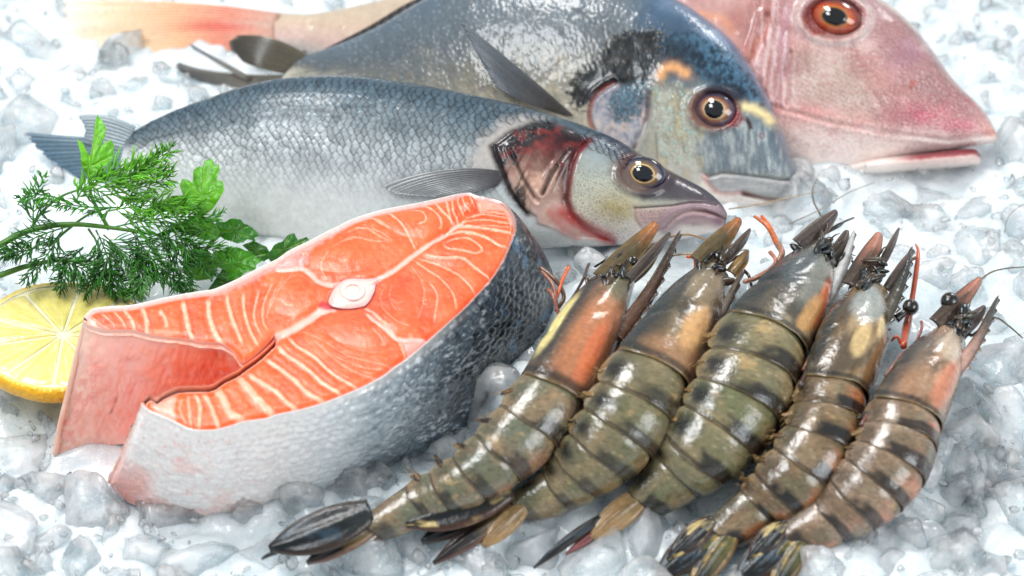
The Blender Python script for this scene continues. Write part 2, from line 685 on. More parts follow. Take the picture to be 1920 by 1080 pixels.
# the ice is heaped up under the prawns' heads
for row in ([(1156, 522, 38), (1094, 622, 66), (1030, 735, 73), (985, 800, 72), (932, 852, 66), (885, 890, 58)], [(1332, 520, 42), (1274, 610, 72), (1212, 702, 86), (1182, 762, 90), (1150, 808, 86), (1118, 848, 76)],
            [(1530, 488, 44), (1480, 560, 76), (1424, 636, 92), (1398, 700, 98), (1372, 756, 98), (1340, 806, 92)], [(1630, 552, 40), (1592, 640, 70), (1557, 728, 68), (1545, 782, 72), (1528, 834, 76), (1498, 880, 74)],
            [(1776, 638, 38), (1732, 706, 64), (1692, 778, 72), (1680, 822, 76), (1662, 866, 78), (1634, 902, 76)]):
    for i, (a_, b_, h_) in enumerate(row):
        z_ = 2.3 * (1 - i / 8)
        q_ = on_z(np.array((a_, b_), float), h_ / 48.5 * .76 + z_)
        CP = np.vstack([CP, [q_[0], q_[1], z_ - .55]])


def bed_z(x, y):
    q = np.stack([np.ravel(x), np.ravel(y)], 1)
    d2 = ((q[:, None] - CP[None, :, :2]) ** 2).sum(2) + 1.6
    w_ = d2 ** -1.9
    return ((w_ * CP[None, :, 2]).sum(1) / w_.sum(1)).reshape(np.shape(x))


nx, ny = 520, 560
gx_ = np.linspace(-34, 34, nx)
gy_ = np.linspace(-26, 48, ny)
X, Y = np.meshgrid(gx_, gy_, indexing='ij')
Zb = bed_z(X, Y)
far = sm(22, 40, Y)
d1, d2, cid = cells(X / 1.9 + .4 * fbm(X * .7, Y * .7, 500), Y / 1.9 + .4 * fbm(X * .7, Y * .7, 501), 502)
e1, e2, cid2 = cells(X / .75, Y / .75, 503)
Zb = Zb + .35 * (cid - .5) * sm(.0, .35, d2 - d1) + .28 * (1 - d1) * sm(0, .4, d2 - d1) - .12 + .12 * (cid2 - .5) * sm(.02, .2, e2 - e1) + .16 * (fbm(X * 1.6, Y * 1.6, 504) - .5) + .5 * (fbm(X * .3, Y * .3, 505) - .5)
edge_ = np.minimum(np.minimum(X + 34, 34 - X), np.minimum(Y + 26, 48 - Y))
Zb = -2.75 + (Zb + 2.75) * sm(0, 7, edge_)
V = np.stack([X, Y, Zb], -1).reshape(-1, 3)
F = gridf(nx, ny)
# carry the bed on, coarse, well outside the frame
solo('ice_bed', V, F, bed_mat, kind='structure', org=np.zeros(3))
apron = np.array([(-34, -26), (34, -26), (34, 48), (-34, 48), (-120, -60), (120, -60), (120, 150), (-120, 150)], float)
AV = np.c_[apron, np.full(8, -2.6)]
solo('ice_ground', AV, np.array([(0, 1, 5, 4), (1, 2, 6, 5), (2, 3, 7, 6), (3, 0, 4, 7)]), bed_mat, kind='structure', org=np.zeros(3))


def ico(sub):
    import bmesh
    bm = bmesh.new()
    bmesh.ops.create_icosphere(bm, subdivisions=sub, radius=1)
    v = np.array([q.co[:] for q in bm.verts])
    f = np.array([[q.index for q in p.verts] for p in bm.faces])
    bm.free()
    return v, f


ICO5, ICO3 = ico(5), ico(2)


def chunk_shape(ico_, seed, planes=15, p=34, detail=1.):
    r_ = np.random.default_rng(seed)
    v, f = ico_
    n = r_.normal(size=(planes, 3))
    n /= np.linalg.norm(n, axis=1)[:, None]
    d = r_.uniform(.55, 1.0, planes)
    s = np.clip(v @ n.T, 0, None) / d
    rad = (s ** p).sum(1) ** (-1 / p)
    rad = np.clip(rad, .4, 1.35)
    a, b = np.arctan2(v[:, 1], v[:, 0]), v[:, 2]
    q = v * rad[:, None]
    k = fbm(q[:, 0] * 1.6 + seed, q[:, 1] * 1.6 + q[:, 2] * 1.3, 520 + seed)
    k2 = fbm(q[:, 0] * 5 + q[:, 2] * 3 + seed, q[:, 1] * 5 - q[:, 2] * 2, 540 + seed)
    q = q * (1 + detail * (.16 * (k - .5) + .10 * (k2 - .5)))[:, None]
    return q * np.array([1, r_.uniform(.7, 1), r_.uniform(.55, .85)]), f


SIL = [[(240, 240), (500, 145), (700, 135), (1000, 200), (1250, 300), (1370, 400), (1370, 430), (1240, 458), (1060, 462), (1040, 560), (980, 690), (860, 800), (640, 890), (400, 930), (240, 915), (90, 850), (130, 740), (60, 735), (0, 700), (0, 520), (60, 350), (160, 330), (60, 250), (160, 210)],
       [(560, 110), (800, -20), (1270, -5), (1420, 130), (1500, 350), (1470, 378), (1300, 400)], [(1270, 0), (1660, 0), (1760, 110), (1870, 250), (1840, 318), (1500, 320)],
       [(1160, 430), (1240, 440), (1370, 430), (1420, 500), (1560, 410), (1700, 480), (1830, 560), (1840, 640), (1750, 830), (1640, 980), (1500, 1090), (1240, 1090), (1340, 990), (1250, 960), (1060, 1050), (960, 990), (830, 1050), (780, 1000), (600, 1060), (510, 1040), (700, 950), (900, 780), (960, 690), (1040, 590)],
       [(120, 0), (700, 0), (560, 110), (440, 170), (330, 140), (280, 60), (190, 110), (130, 100)]]
qx, qy = np.meshgrid(np.arange(-60, 2000, 6), np.arange(-60, 1180, 6), indexing='ij')
SDM = np.max([sdf(np.stack([qx.ravel(), qy.ravel()], 1), q) for q in SIL], 0).reshape(qx.shape)


def sil(px, py):
    return SDM[int(np.clip((px + 60) / 6, 0, SDM.shape[0] - 1)), int(np.clip((py + 60) / 6, 0, SDM.shape[1] - 1))]


rg = np.random.default_rng(21)
shapes = [mesh('ice_lump', chunk_shape(ICO5, 600 + i)[0] * S, chunk_shape(ICO5, 600 + i)[1], chunk_mat) for i in range(12)]
placed = []


def put(px, py, r, lift=.0, label=None, shape=None, sink=-.38, flat=None):
    g = on_z(np.array((px, py), float), -.4)
    for _ in range(3):
        g = on_z(np.array((px, py), float), bed_z(g[0:1], g[1:2])[0])
    o = bpy.data.objects.new('ice_lump', shapes[rg.integers(12) if shape is None else shape])
    sc.collection.objects.link(o)
    o.location = (g + np.array([0, 0, r * sink + lift])) * S
    o.rotation_euler = tuple(rg.uniform(0, 6.28, 3)) if flat is None else (rg.normal(0, .25), rg.normal(0, .25), rg.uniform(0, 6.28))
    s = rg.uniform(.8, 1.2, 3) * r
    o.scale = tuple(s)
    if label:
        o['label'], o['group'] = label, 'lumps of crushed ice'
    else:
        size = 'small' if r < .8 else ('middling' if r < 1.3 else 'big')
        if py > 900:
            where = 'at the bottom edge left of the prawn tails' if px < 520 else ('under the tails of the prawns' if px < 1400 else 'in the bottom right corner')
        elif px > 1600 and py > 320:
            where = 'right of the rightmost prawn' if py > 620 else 'between the gurnard jaw and the prawn heads'
        elif py > 330 and px > 900:
            where = 'between the fish snouts and the prawn heads'
        elif px < 300 and py > 500:
            where = 'left of the salmon under the lemon'
        elif px < 700 and py > 180:
            where = 'left of the sea bass tail by the dill'
        elif px < 700:
            where = 'behind the sea bass in front of the gurnard tail'
        elif py < 330:
            where = 'behind the gurnard snout in the top right corner'
        else:
            where = 'squeezed between the salmon skin and the prawns'
        o['label'] = size + ' ice lump ' + where
        o['group'] = 'ice lumps ' + where
    o['category'] = 'ice'
    placed.append((px, py, r))
    return o


HERO = [(708, 1052, 1.15, 'squarish frosty ice lump in front of the left prawn tails'), (385, 862, .95, 'pinkish clear ice lump in the mouth of the salmon belly'), (452, 842, .6, 'small glassy ice lump inside the salmon belly opening'), (835, 838, 1.1, 'bubbly clear ice lump between the salmon skin and the leftmost prawn'),
        (700, 905, .9, 'clear ice lump under the lower edge of the salmon skin'), (300, 955, 1.3, 'big rounded ice lump below the lower salmon flap'), (480, 960, 1.0, 'smooth glassy ice lump touching the underside of the salmon steak'), (1870, 690, 1.5, 'big round ice lump right of the rightmost prawn head'), (1810, 800, 1.35, 'clear ice lump beside the body of the rightmost prawn'),
        (1660, 392, 1.3, 'large jagged ice lump below the gurnard throat'), (490, 128, .45, 'small ice lump resting at the bream tail'), (235, 95, .9, 'white ice lump against the gurnard tail fin'), (180, 700, .8, 'ice lump below the lemon slice and left of the salmon'), (1130, 520, 1.0, 'glassy ice lump between the salmon back and the leftmost prawn head')]
for px, py, r, lb in HERO:
    put(px, py, r, lift=.45, label=lb)
tries = 0
while len(placed) < 210 and tries < 60000:
    tries += 1
    px, py = rg.uniform(-30, 1950), rg.uniform(-20, 1110) ** 1.0
    p = np.array([[px, py]])
    far_k = (1.0 + .0 * py)
    r = rg.choice([.6, .9, 1.25, 1.6, 2.0], p=[.10, .15, .27, .28, .20])
    if sil(px, py) > (6 if py > 500 else 2):
        continue
    if 1560 < px < 1860 and 250 < py < 362:
        continue
    rp = r * 48.5
    if any((px - a) ** 2 + ((py - b) * 1.35) ** 2 < (.62 * (rp + c * 48.5)) ** 2 for a, b, c in placed):
        continue
    # keep lumps behind an object's edge low, those in front may rise
    up = sil(px, py + rp * .9) > 0
    if up and py < 520:
        r *= .6
    put(px, py, r, sink=-.38 if not up else -.5)
# lumps that read alike are told apart by their order from left to right
by = {}
for o in [o for o in sc.objects if o.name.startswith('ice_lump')]:
    by.setdefault(o['label'], []).append(o)
ORD = ['first', 'second', 'third', 'fourth', 'fifth', 'sixth', 'seventh', 'eighth', 'ninth', 'tenth', 'eleventh', 'twelfth', 'thirteenth', 'fourteenth', 'fifteenth', 'sixteenth', 'seventeenth', 'eighteenth', 'nineteenth', 'twentieth'] + ['twenty-' + q for q in ('first', 'second', 'third', 'fourth', 'fifth', 'sixth', 'seventh', 'eighth', 'ninth')]
for lb, os_ in by.items():
    if len(os_) > 1:
        os_.sort(key=lambda o: o.location.x)
        for i, o in enumerate(os_):
            o['label'] = ORD[min(i, 28)] + ' ' + lb.replace('ice lump ', 'ice lump from left, ')
# crumbs and slivers filling between
cr = [chunk_shape(ICO3, 700 + i, 8, 20, .6) for i in range(10)]
bagV, bagF, n = [], [], 0
m = 0
while m < 1500:
    px, py = rg.uniform(-20, 1940), rg.uniform(-10, 1100)
    g = on_z(np.array((px, py), float), -.4)
    m += 1
    if sil(px, py) > 8:
        continue
    z = bed_z(g[0:1], g[1:2])[0]
    g = on_z(np.array((px, py), float), z)
    v, f = cr[rg.integers(10)]
    from mathutils import Euler
    R_ = np.array(Euler(tuple(rg.uniform(0, 6.28, 3))).to_matrix())
    s = rg.choice([.10, .17, .26, .36], p=[.4, .32, .2, .08]) * rg.uniform(.7, 1.3)
    bagV.append((v * rg.uniform(.6, 1.2, 3)) @ R_.T * s + g + np.array([0, 0, rg.uniform(.0, .35)]))
    bagF.append(f + n)
    n += len(v)
solo('ice_crumbs', np.vstack(bagV), np.vstack(bagF), frost_mat, kind='stuff', org=np.zeros(3))
# ================================================================ sea bass
def Z(ox, oy, s):
    return lambda *p: [(ox + x / s, oy + y / s) for x, y in p]


ZA5, ZA6 = Z(920, 200, 3.857), Z(1100, 60, 3.176)
wet_fish = mat('wet_fish_skin', rough=.34, coat=.5, coatr=.07, spec=.35, sss=.06, rad=(.25, .2, .2), bump=[('noise', 14, .004)], var=(5, .07), rvar=(4, .26, .42))
scale_skin = mat('fish_scales', rough=.32, coat=.12, coatr=.2, spec=.45, metal=.05, var=(4, .08), rvar=(6, .22, .45))
fin_mat = mat('fish_fin', rough=.3, coat=.4, coatr=.15, spec=.5, sss=.1, rad=(.3, .2, .15), var=(6, .12))
eye_mat = mat('eye_iris', rough=.12, coat=1, coatr=.02, spec=.6)
pupil_mat = mat('eye_pupil', rough=.05, coat=1, coatr=.01, spec=.6)

bass_sheet = lean_sheet((1340, 432), .9, (170, 300), .5, 45)
rows = [((243, 251), (226, 332)), ((300, 220), (290, 372)), ((375, 190), (370, 412)), ((500, 152), (500, 452)), ((640, 142), (640, 475)),
        ((780, 158), (780, 488)), ((920, 185), (905, 482)), ((1050, 220), (1020, 466)), ((1150, 258), (1120, 462)), ((1213, 296), (1190, 459)),
        ((1270, 327), (1260, 452)), ((1320, 354), (1310, 442)), ((1350, 379), (1343, 434)), ((1363, 399), (1359, 424))]
bass_thick = [.45, .9, 1.35, 2.0, 2.4, 2.5, 2.5, 2.3, 2.05, 1.8, 1.4, 1.05, .7, .28]
OPERC = ZA5((80, 320), (150, 260), (220, 205), (350, 150), (480, 140), (600, 175), (690, 225), (735, 285), (670, 350), (638, 440), (612, 560), (600, 700), (630, 800),
            (720, 885), (900, 975), (620, 960), (480, 900), (380, 860), (372, 810), (310, 780), (260, 720), (200, 620), (150, 480), (110, 390))
PREOP = ZA5((735, 270), (668, 345), (635, 440), (612, 560), (598, 690), (625, 790), (720, 880), (900, 980))
OPEDGE = ZA5((85, 315), (110, 390), (150, 490), (200, 620), (260, 720), (312, 785))
MOUTH = ZA5((1700, 812), (1640, 785), (1560, 762), (1480, 758), (1410, 775), (1340, 815), (1285, 870))
MAXIL = ZA5((1075, 745), (1200, 735), (1330, 725), (1450, 702), (1560, 700), (1640, 715))
CHEEK_LO = ZA5((1075, 745), (1080, 830), (1120, 890), (1200, 908), (1285, 880))
BASS_EYE = ZA5((1128, 498))[0]
LATL = [(255, 290), (300, 262), (400, 241), (500, 227), (540, 220), (640, 214), (740, 206), (890, 207), (970, 220), (1010, 232)]


def bass_relief(p, t, wv):
    h = np.zeros(len(p))
    s = sdf(p, OPERC)
    dpo, _ = near_line(p, PREOP, 70)
    h += (.10 - .30 * np.exp(-(np.minimum(dpo, 200) / 32) ** 2)) * sm(-1, 5, s)
    d, _ = near_line(p, PREOP, 30)
    h -= .12 * np.exp(-(d / 5) ** 2)
    d, _ = near_line(p, OPEDGE, 30)
    h -= .10 * np.exp(-(d / 4) ** 2)
    for ln in (ZA5((200, 330), (250, 440), (300, 550), (370, 670), (390, 700)), ZA5((520, 450), (470, 550), (430, 640)), ZA5((600, 340), (540, 430), (500, 500), (430, 650))):
        d, _ = near_line(p, ln, 30)
        h -= .06 * np.exp(-(d / 3) ** 2)
        h += .05 * np.exp(-((d - 7) / 4) ** 2)
    d, q = near_line(p, MOUTH, 30)
    h -= (.14 - .10 * sm(.3, .7, q)) * np.exp(-(d / 3.2) ** 2)
    h += .04 * np.exp(-((d - 9) / 5) ** 2)
    d, _ = near_line(p, MAXIL, 30)
    h -= .07 * np.exp(-(d / 2.5) ** 2)
    d, _ = near_line(p, CHEEK_LO, 30)
    h -= .06 * np.exp(-(d / 3) ** 2)
    de = np.hypot((p[:, 0] - BASS_EYE[0]) / 44, (p[:, 1] - BASS_EYE[1]) / 36)
    h += .10 * np.exp(-((de - 1.05) / .18) ** 2) - .15 * sm(1, .8, de)
    h += .05 * (fbm(p[:, 0] / 22, p[:, 1] / 22, 4) - .5) * sm(930, 960, p[:, 0])
    d, _ = near_line(p, LATL, 20)
    h -= .02 * np.exp(-(d / 3) ** 2)
    return h


def bass_paint(p, t, wv):
    x, y = p[:, 0], p[:, 1]
    n = fbm(x / 30, y / 30, 11)
    f = fbm(x / 5, y / 5, 12)
    ww = np.clip(wv + .10 * (n - .5), 0, 1)
    c = ramp(ww, [(0, (56, 74, 86)), (.14, (78, 94, 104)), (.27, (106, 116, 122)), (.36, (140, 147, 151)), (.5, (164, 169, 171)), (.64, (196, 199, 199)), (.8, (226, 228, 226)), (1, (236, 234, 230))])
    c = mixc(c, (225, 228, 228), .55 * sm(560, 330, x) * sm(.28, .5, wv))
    d, _ = near_line(p, LATL, 20)
    c = mixc(c, (62, 72, 80), .6 * np.exp(-(d / 2.2) ** 2))
    # bare shoulder behind the gill
    s = sdf(p, [(1030, 226), (985, 222), (945, 240), (915, 270), (895, 310), (900, 330), (950, 330), (985, 345), (1010, 400), (1000, 330), (960, 280)])
    c = mixc(c, (186, 174, 164), .7 * sm(-20, 22, s + 16 * (n - .5)) * (.5 + .8 * f))
    # head
    hd = sm(-6, 6, sdf(p, ZA5((735, 240), (668, 345), (635, 440), (612, 560), (598, 700), (630, 800), (720, 885), (900, 990), (1300, 1000), (1750, 900), (1750, 700), (1400, 480), (1250, 380), (1000, 280), (850, 180))))
    hc = ramp(np.clip(wv + .15 * (n - .5), 0, 1), [(0, (38, 48, 66)), (.12, (46, 54, 70)), (.22, (120, 124, 122)), (.4, (168, 170, 158)), (.62, (192, 188, 170)), (.8, (222, 212, 202)), (1, (236, 222, 216))])
    c = c + (hc - c) * hd[:, None]
    yel = np.exp(-((x - 1165) / 40) ** 2 - ((y - 395) / 28) ** 2)
    c = mixc(c, (168, 146, 88), .8 * yel * (.4 + f))
    gry = np.exp(-((x - 1125) / 28) ** 2 - ((y - 300) / 30) ** 2)
    c = mixc(c, (150, 165, 168), .5 * gry)
    # brownish shade round and in front of the eye
    de = np.hypot((x - BASS_EYE[0] - 2) / 62, (y - BASS_EYE[1] + 2) / 44)
    c = mixc(c, (92, 66, 62), .85 * sm(1.15, .72, de))
    sn = sdf(p, ZA5((1200, 430), (1400, 500), (1600, 640), (1700, 745), (1640, 715), (1450, 700), (1240, 690), (1130, 690), (1060, 640), (1200, 600)))
    c = mixc(c, (62, 54, 62), .88 * sm(-8, 8, sn + 5 * (f - .5)))
    # jaws
    lip = sdf(p, ZA5((1075, 745), (1200, 735), (1450, 702), (1640, 715), (1710, 800), (1710, 860), (1640, 890), (1500, 850), (1380, 850), (1285, 885), (1190, 910), (1110, 880), (1080, 830)))
    c = mixc(c, (188, 150, 150), .75 * sm(-8, 12, lip + 8 * (f - .5)))
    dots = cells(x / 4.2, y / 4.2, 3)[0]
    c = mixc(c, (92, 58, 66), .55 * sm(.3, .16, dots) * sm(0, 8, lip) * sm(1300, 1240, x))
    d, q_ = near_line(p, MOUTH, 40)
    c = mixc(c, (150, 122, 134), .7 * np.exp(-((d - 10) / 9) ** 2))
    c = mixc(c, (74, 32, 34), (.95 - .6 * sm(.25, .6, q_)) * np.exp(-(d / 2.4) ** 2))  # dark mouth slit; its rear end is a fold shadow painted in
    low = np.exp(-((x - 1305) / 22) ** 2 - ((y - 421) / 6) ** 2)
    c = mixc(c, (136, 108, 122), .7 * low * (.4 + f))
    tipm = np.exp(-((x - 1352) / 12) ** 2 - ((y - 416) / 10) ** 2)
    c = mixc(c, (122, 84, 98), .8 * tipm)
    d, _ = near_line(p, MAXIL, 20)
    c = mixc(c, (60, 44, 48), .85 * np.exp(-(d / 1.8) ** 2))
    d, _ = near_line(p, CHEEK_LO, 20)
    c = mixc(c, (150, 100, 100), .5 * np.exp(-(d / 3) ** 2))
    fine = cells(x / 3.4, y / 3.4, 8)[0]
    c = mixc(c, (74, 68, 54), .6 * sm(.34, .18, fine) * hd * sm(1215, 1160, x) * sm(300, 340, y))
    # open gill cover
    s = sdf(p, OPERC)
    m = sm(-6, 8, s + 8 * (n - .5) + 5 * (f - .5))
    g = ramp(np.clip((y - 235 + .12 * (x - 1020)) / 215 + .16 * (n - .5), 0, 1), [(0, (18, 13, 17)), (.24, (40, 22, 26)), (.42, (84, 46, 44)), (.58, (158, 122, 108)), (.7, (192, 156, 142)), (.86, (222, 186, 176)), (1, (236, 220, 212))])
    lf_ = sm(8, -8, (x - (962 + (y - 285) * .42))) * sm(300, 330, y)
    g = g + (lin((150, 150, 148)) * (.7 + .6 * f)[:, None] - g) * (.8 * lf_)[:, None]
    c = c + (g - c) * m[:, None]
    red = np.exp(-((x - 1032) / 24) ** 2 - ((y - 278) / 24) ** 2)
    c = mixc(c, (122, 46, 48), .7 * red * m * (.5 + f))
    dk = sdf(p, ZA5((80, 320), (200, 215), (350, 150), (480, 150), (400, 230), (300, 290), (270, 400), (240, 470), (300, 600), (310, 780), (200, 630), (140, 470)))
    c = mixc(c, (17, 15, 19), .94 * sm(-10, 4, dk + 8 * (f - .5) + 4))
    f2 = fbm(x / 9 + y / 20, y / 26, 22)
    c = mixc(c, (40, 18, 22), .5 * m * sm(.52, .66, f2) * sm(330, 270, y))
    c = mixc(c, (232, 190, 170), .5 * m * sm(.5, .34, f2) * sm(280, 340, y))
    c = mixc(c, (136, 44, 40), .45 * m * sm(.5, .7, fbm(x / 16, y / 12, 23)) * sm(360, 300, y))
    c = mixc(c, (214, 172, 150), .65 * np.exp(-((x - 1020) / 22) ** 2 - ((y - 350) / 40) ** 2) * m * (.4 + f))
    bl = cells(x / 7, y / 7, 21)[0]
    c = mixc(c, (150, 158, 165), .35 * sm(.28, .1, bl) * sm(-2, 6, dk))
    for ln, col, wd, k in ((PREOP, (112, 22, 28), 8, .9), (OPEDGE, (34, 30, 34), 6, .9), (ZA5((600, 340), (540, 430), (500, 500), (430, 650)), (62, 42, 36), 5, .8),
                           (ZA5((640, 330), (600, 430), (585, 560), (575, 700)), (60, 24, 26), 7, .7), (ZA5((200, 330), (250, 440), (300, 550), (370, 670)), (30, 24, 26), 3.5, .8),
                           (ZA5((560, 780), (600, 810), (700, 880), (860, 960)), (190, 62, 58), 14, .8), (ZA5((480, 780), (560, 900), (640, 945)), (205, 110, 100), 9, .6)):
        d, q = near_line(p, ln, 40)
        c = mixc(c, col, k * np.exp(-(d / wd * (1 + .5 * (n - .5))) ** 2))
    return c * (.92 + .16 * f)[:, None]


bass = thing('sea_bass', 'grey silver sea bass with large clear scales, lying in front behind the salmon steak', 'fish', on_z(np.array((700, 440)), 0))
bass_body = Body(bass_sheet, rows, bass_thick, 560, 170, bass_relief)
bass_body.make('body', wet_fish, bass, bass_paint)


def make_scales(body, root, ncol, nrow, ok, paint, lift=.05, rim=.5, seed=1, mt=None, span=(.02, .98), wspan=(.03, .97)):
    """overlapping scale plates, one mesh"""
    rr = np.random.default_rng(seed)
    nu, nv = 5, 5
    U, Vv = np.meshgrid(np.linspace(-1, 1, nu), np.linspace(-1, 1, nv), indexing='ij')
    wid = np.sqrt(np.clip(1.06 - np.clip(U, 0, 1) ** 2, 0.02, 1))
    ci, rj = np.meshgrid(np.arange(ncol), np.arange(nrow), indexing='ij')
    sx = span[0] + (span[1] - span[0]) * (ci + .5 * (rj % 2)) / ncol
    wy = wspan[0] + (wspan[1] - wspan[0]) * (rj + .5) / nrow
    sx, wy = sx.ravel() + rr.normal(0, .0017, sx.size), wy.ravel() + rr.normal(0, .0034, sx.size)
    ds, dw = (span[1] - span[0]) / ncol, (wspan[1] - wspan[0]) / nrow
    # U=+1 is the free edge, towards the tail (lower t)
    si = (sx[:, None, None] - U * ds * .82) * (body.ns - 1)
    ww = wy[:, None, None] + Vv * wid * dw * 1.0
    ang = np.arccos(np.clip(1 - 2 * ww, -1, 1))
    sj = ang / np.pi * (body.nt - 1)
    P, N, G = body.surf(si, sj)
    ctr = G[:, nu // 2, nv // 2]
    keep = ok(ctr) & (rr.uniform(size=len(ctr)) > .02)
    P, N, G, U2 = P[keep], N[keep], G[keep], np.broadcast_to(U, ww.shape)[keep]
    V2 = np.broadcast_to(Vv, ww.shape)[keep]
    taper = np.minimum(1, body.th[np.clip(si[keep].astype(int), 0, body.ns - 1)] / 1.6)
    tl = rr.uniform(.7, 1.25, len(P))[:, None, None]
    fade = sm(.82, .5, ww[keep])
    h = taper * (-.02 + lift * tl * (U2 * .5 + .5)) * (.25 + .75 * fade) + .012 * (1 - V2 ** 2) * fade
    X = P + N * h[..., None]
    g = G.reshape(-1, 2)
    wflat = ww[keep].ravel()
    c = paint(g, si[keep].ravel() / body.ns, wflat)
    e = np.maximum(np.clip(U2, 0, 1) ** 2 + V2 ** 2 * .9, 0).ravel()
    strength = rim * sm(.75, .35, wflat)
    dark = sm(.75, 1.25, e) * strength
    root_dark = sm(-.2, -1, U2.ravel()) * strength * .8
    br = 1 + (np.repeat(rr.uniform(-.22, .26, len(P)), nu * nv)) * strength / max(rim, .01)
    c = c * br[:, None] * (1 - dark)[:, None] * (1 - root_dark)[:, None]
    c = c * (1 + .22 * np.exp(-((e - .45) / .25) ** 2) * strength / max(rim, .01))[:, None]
    F = (gridf(nu, nv)[None] + (np.arange(len(P)) * nu * nv)[:, None, None]).reshape(-1, 4)
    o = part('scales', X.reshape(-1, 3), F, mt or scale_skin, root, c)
    o['kind'] = 'stuff'
    return o


def bass_ok(g):
    x, y = g[:, 0], g[:, 1]
    s = sdf(g, OPERC)
    sh = sdf(g, [(1030, 226), (985, 222), (945, 240), (915, 270), (895, 310), (900, 330), (950, 330), (985, 345), (1010, 400), (1000, 330), (960, 280)])
    d, _ = dist_line(g, [(1000, 195), (1060, 226), (1130, 262), (1200, 300)])
    return (x < 1000) & (s < -10) & (sh < 4) | ((x >= 1000) & (x < 1195) & (d < 22) & (s < -8))


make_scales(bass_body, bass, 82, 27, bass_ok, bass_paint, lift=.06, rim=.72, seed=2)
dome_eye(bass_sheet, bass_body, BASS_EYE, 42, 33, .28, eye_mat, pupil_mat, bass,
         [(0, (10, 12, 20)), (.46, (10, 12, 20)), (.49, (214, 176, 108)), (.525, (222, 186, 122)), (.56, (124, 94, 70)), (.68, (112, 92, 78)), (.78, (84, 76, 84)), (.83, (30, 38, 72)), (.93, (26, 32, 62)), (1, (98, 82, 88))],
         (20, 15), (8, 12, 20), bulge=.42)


def fin_cols(a, b, k=1.):
    def f(u, v, ph):
        n = fbm(u * 40, v * 3, 5)
        base = lin(a)[None] * (1 - v)[:, None] + lin(b)[None] * v[:, None]
        return base * (.6 + .45 * ph + .5 * (n - .5))[:, None] * k
    return f


hp = bass_body.height((945, 348))
fin('pectoral_fin', bass_sheet, [(954, 326), (958, 338), (950, 354)], [(738, 354), (762, 368), (856, 376)], fin_mat, bass, hp + .05, hp + .30, rays=15, cols=fin_cols((66, 62, 66), (142, 145, 145)), bow=.16, ridge=.018, nv=36, mid=[(848, 325), (862, 345), (905, 368)], ragged=.03)
fin('tail_fin', bass_sheet, [(250, 262), (236, 298), (222, 335)], [(44, 248), (88, 296), (166, 347)], fin_mat, bass, .3, .1, rays=13, cols=fin_cols((112, 134, 146), (84, 112, 132)), ridge=.022, ragged=.07, seed=3, mid=[(140, 256), (164, 298), (192, 342)], nv=30)
fin('tail_fin', bass_sheet, [(258, 239), (252, 256), (240, 286)], [(150, 218), (164, 244), (156, 268)], fin_mat, bass, .3, .35, rays=9, cols=fin_cols((138, 150, 158), (122, 138, 148)), ridge=.022, ragged=.06, seed=4, mid=[(205, 218), (205, 245), (196, 278)], nv=26)
# ================================================================ gilt-headed bream
bream_sheet = lean_sheet((1480, 372), -.9, (400, 160), -1.2, 45)
brows = [((572, 104), (520, 166)), ((640, 82), (620, 262)), ((715, 48), (740, 382)), ((790, 4), (860, 440)), ((880, -34), (980, 470)), ((980, -54), (1080, 480)), ((1090, -54), (1170, 480)),
         ((1190, -32), (1240, 470)), ((1271, 0), (1300, 446)), ((1347, 53), (1360, 422)), ((1395, 105), (1405, 404)), ((1450, 204), (1452, 388)), ((1485, 302), (1482, 378)), ((1499, 340), (1496, 368))]
bthick = [.5, 1.1, 1.7, 2.1, 2.4, 2.5, 2.55, 2.5, 2.45, 2.3, 2.1, 1.7, 1.0, .55]
BEYE = ZA6((808, 490))[0]
BGILL = ZA6((230, 335), (180, 362), (130, 400), (98, 450), (84, 510), (88, 570), (120, 640))
BPRE = ZA6((430, 400), (428, 470), (420, 540), (398, 610), (360, 680), (335, 730))
BMOUTH_U = ZA6((740, 860), (765, 882), (850, 858), (960, 866), (1080, 880), (1180, 892), (1255, 890))
BMOUTH_L = ZA6((745, 880), (775, 930), (810, 965), (860, 985), (960, 970), (1060, 990), (1180, 1000), (1250, 985))
BSLIT = ZA6((960, 974), (1010, 985), (1080, 1000), (1160, 1008), (1230, 1000))
BLACK = ZA6((-10, 400), (40, 320), (110, 245), (180, 170), (240, 95), (340, 50), (450, 60), (440, 140), (400, 240), (390, 320), (300, 350), (230, 330), (170, 365), (110, 395), (60, 450), (20, 450))
TEAL = ZA6((200, 440), (240, 380), (300, 350), (390, 330), (420, 390), (410, 470), (380, 520), (300, 575), (230, 560), (200, 500))
BROW = ZA6((495, 325), (500, 280), (520, 252), (560, 242), (600, 250), (640, 280), (665, 300))
GOLD = ZA6((955, 462), (1030, 478), (1095, 515), (1135, 565))


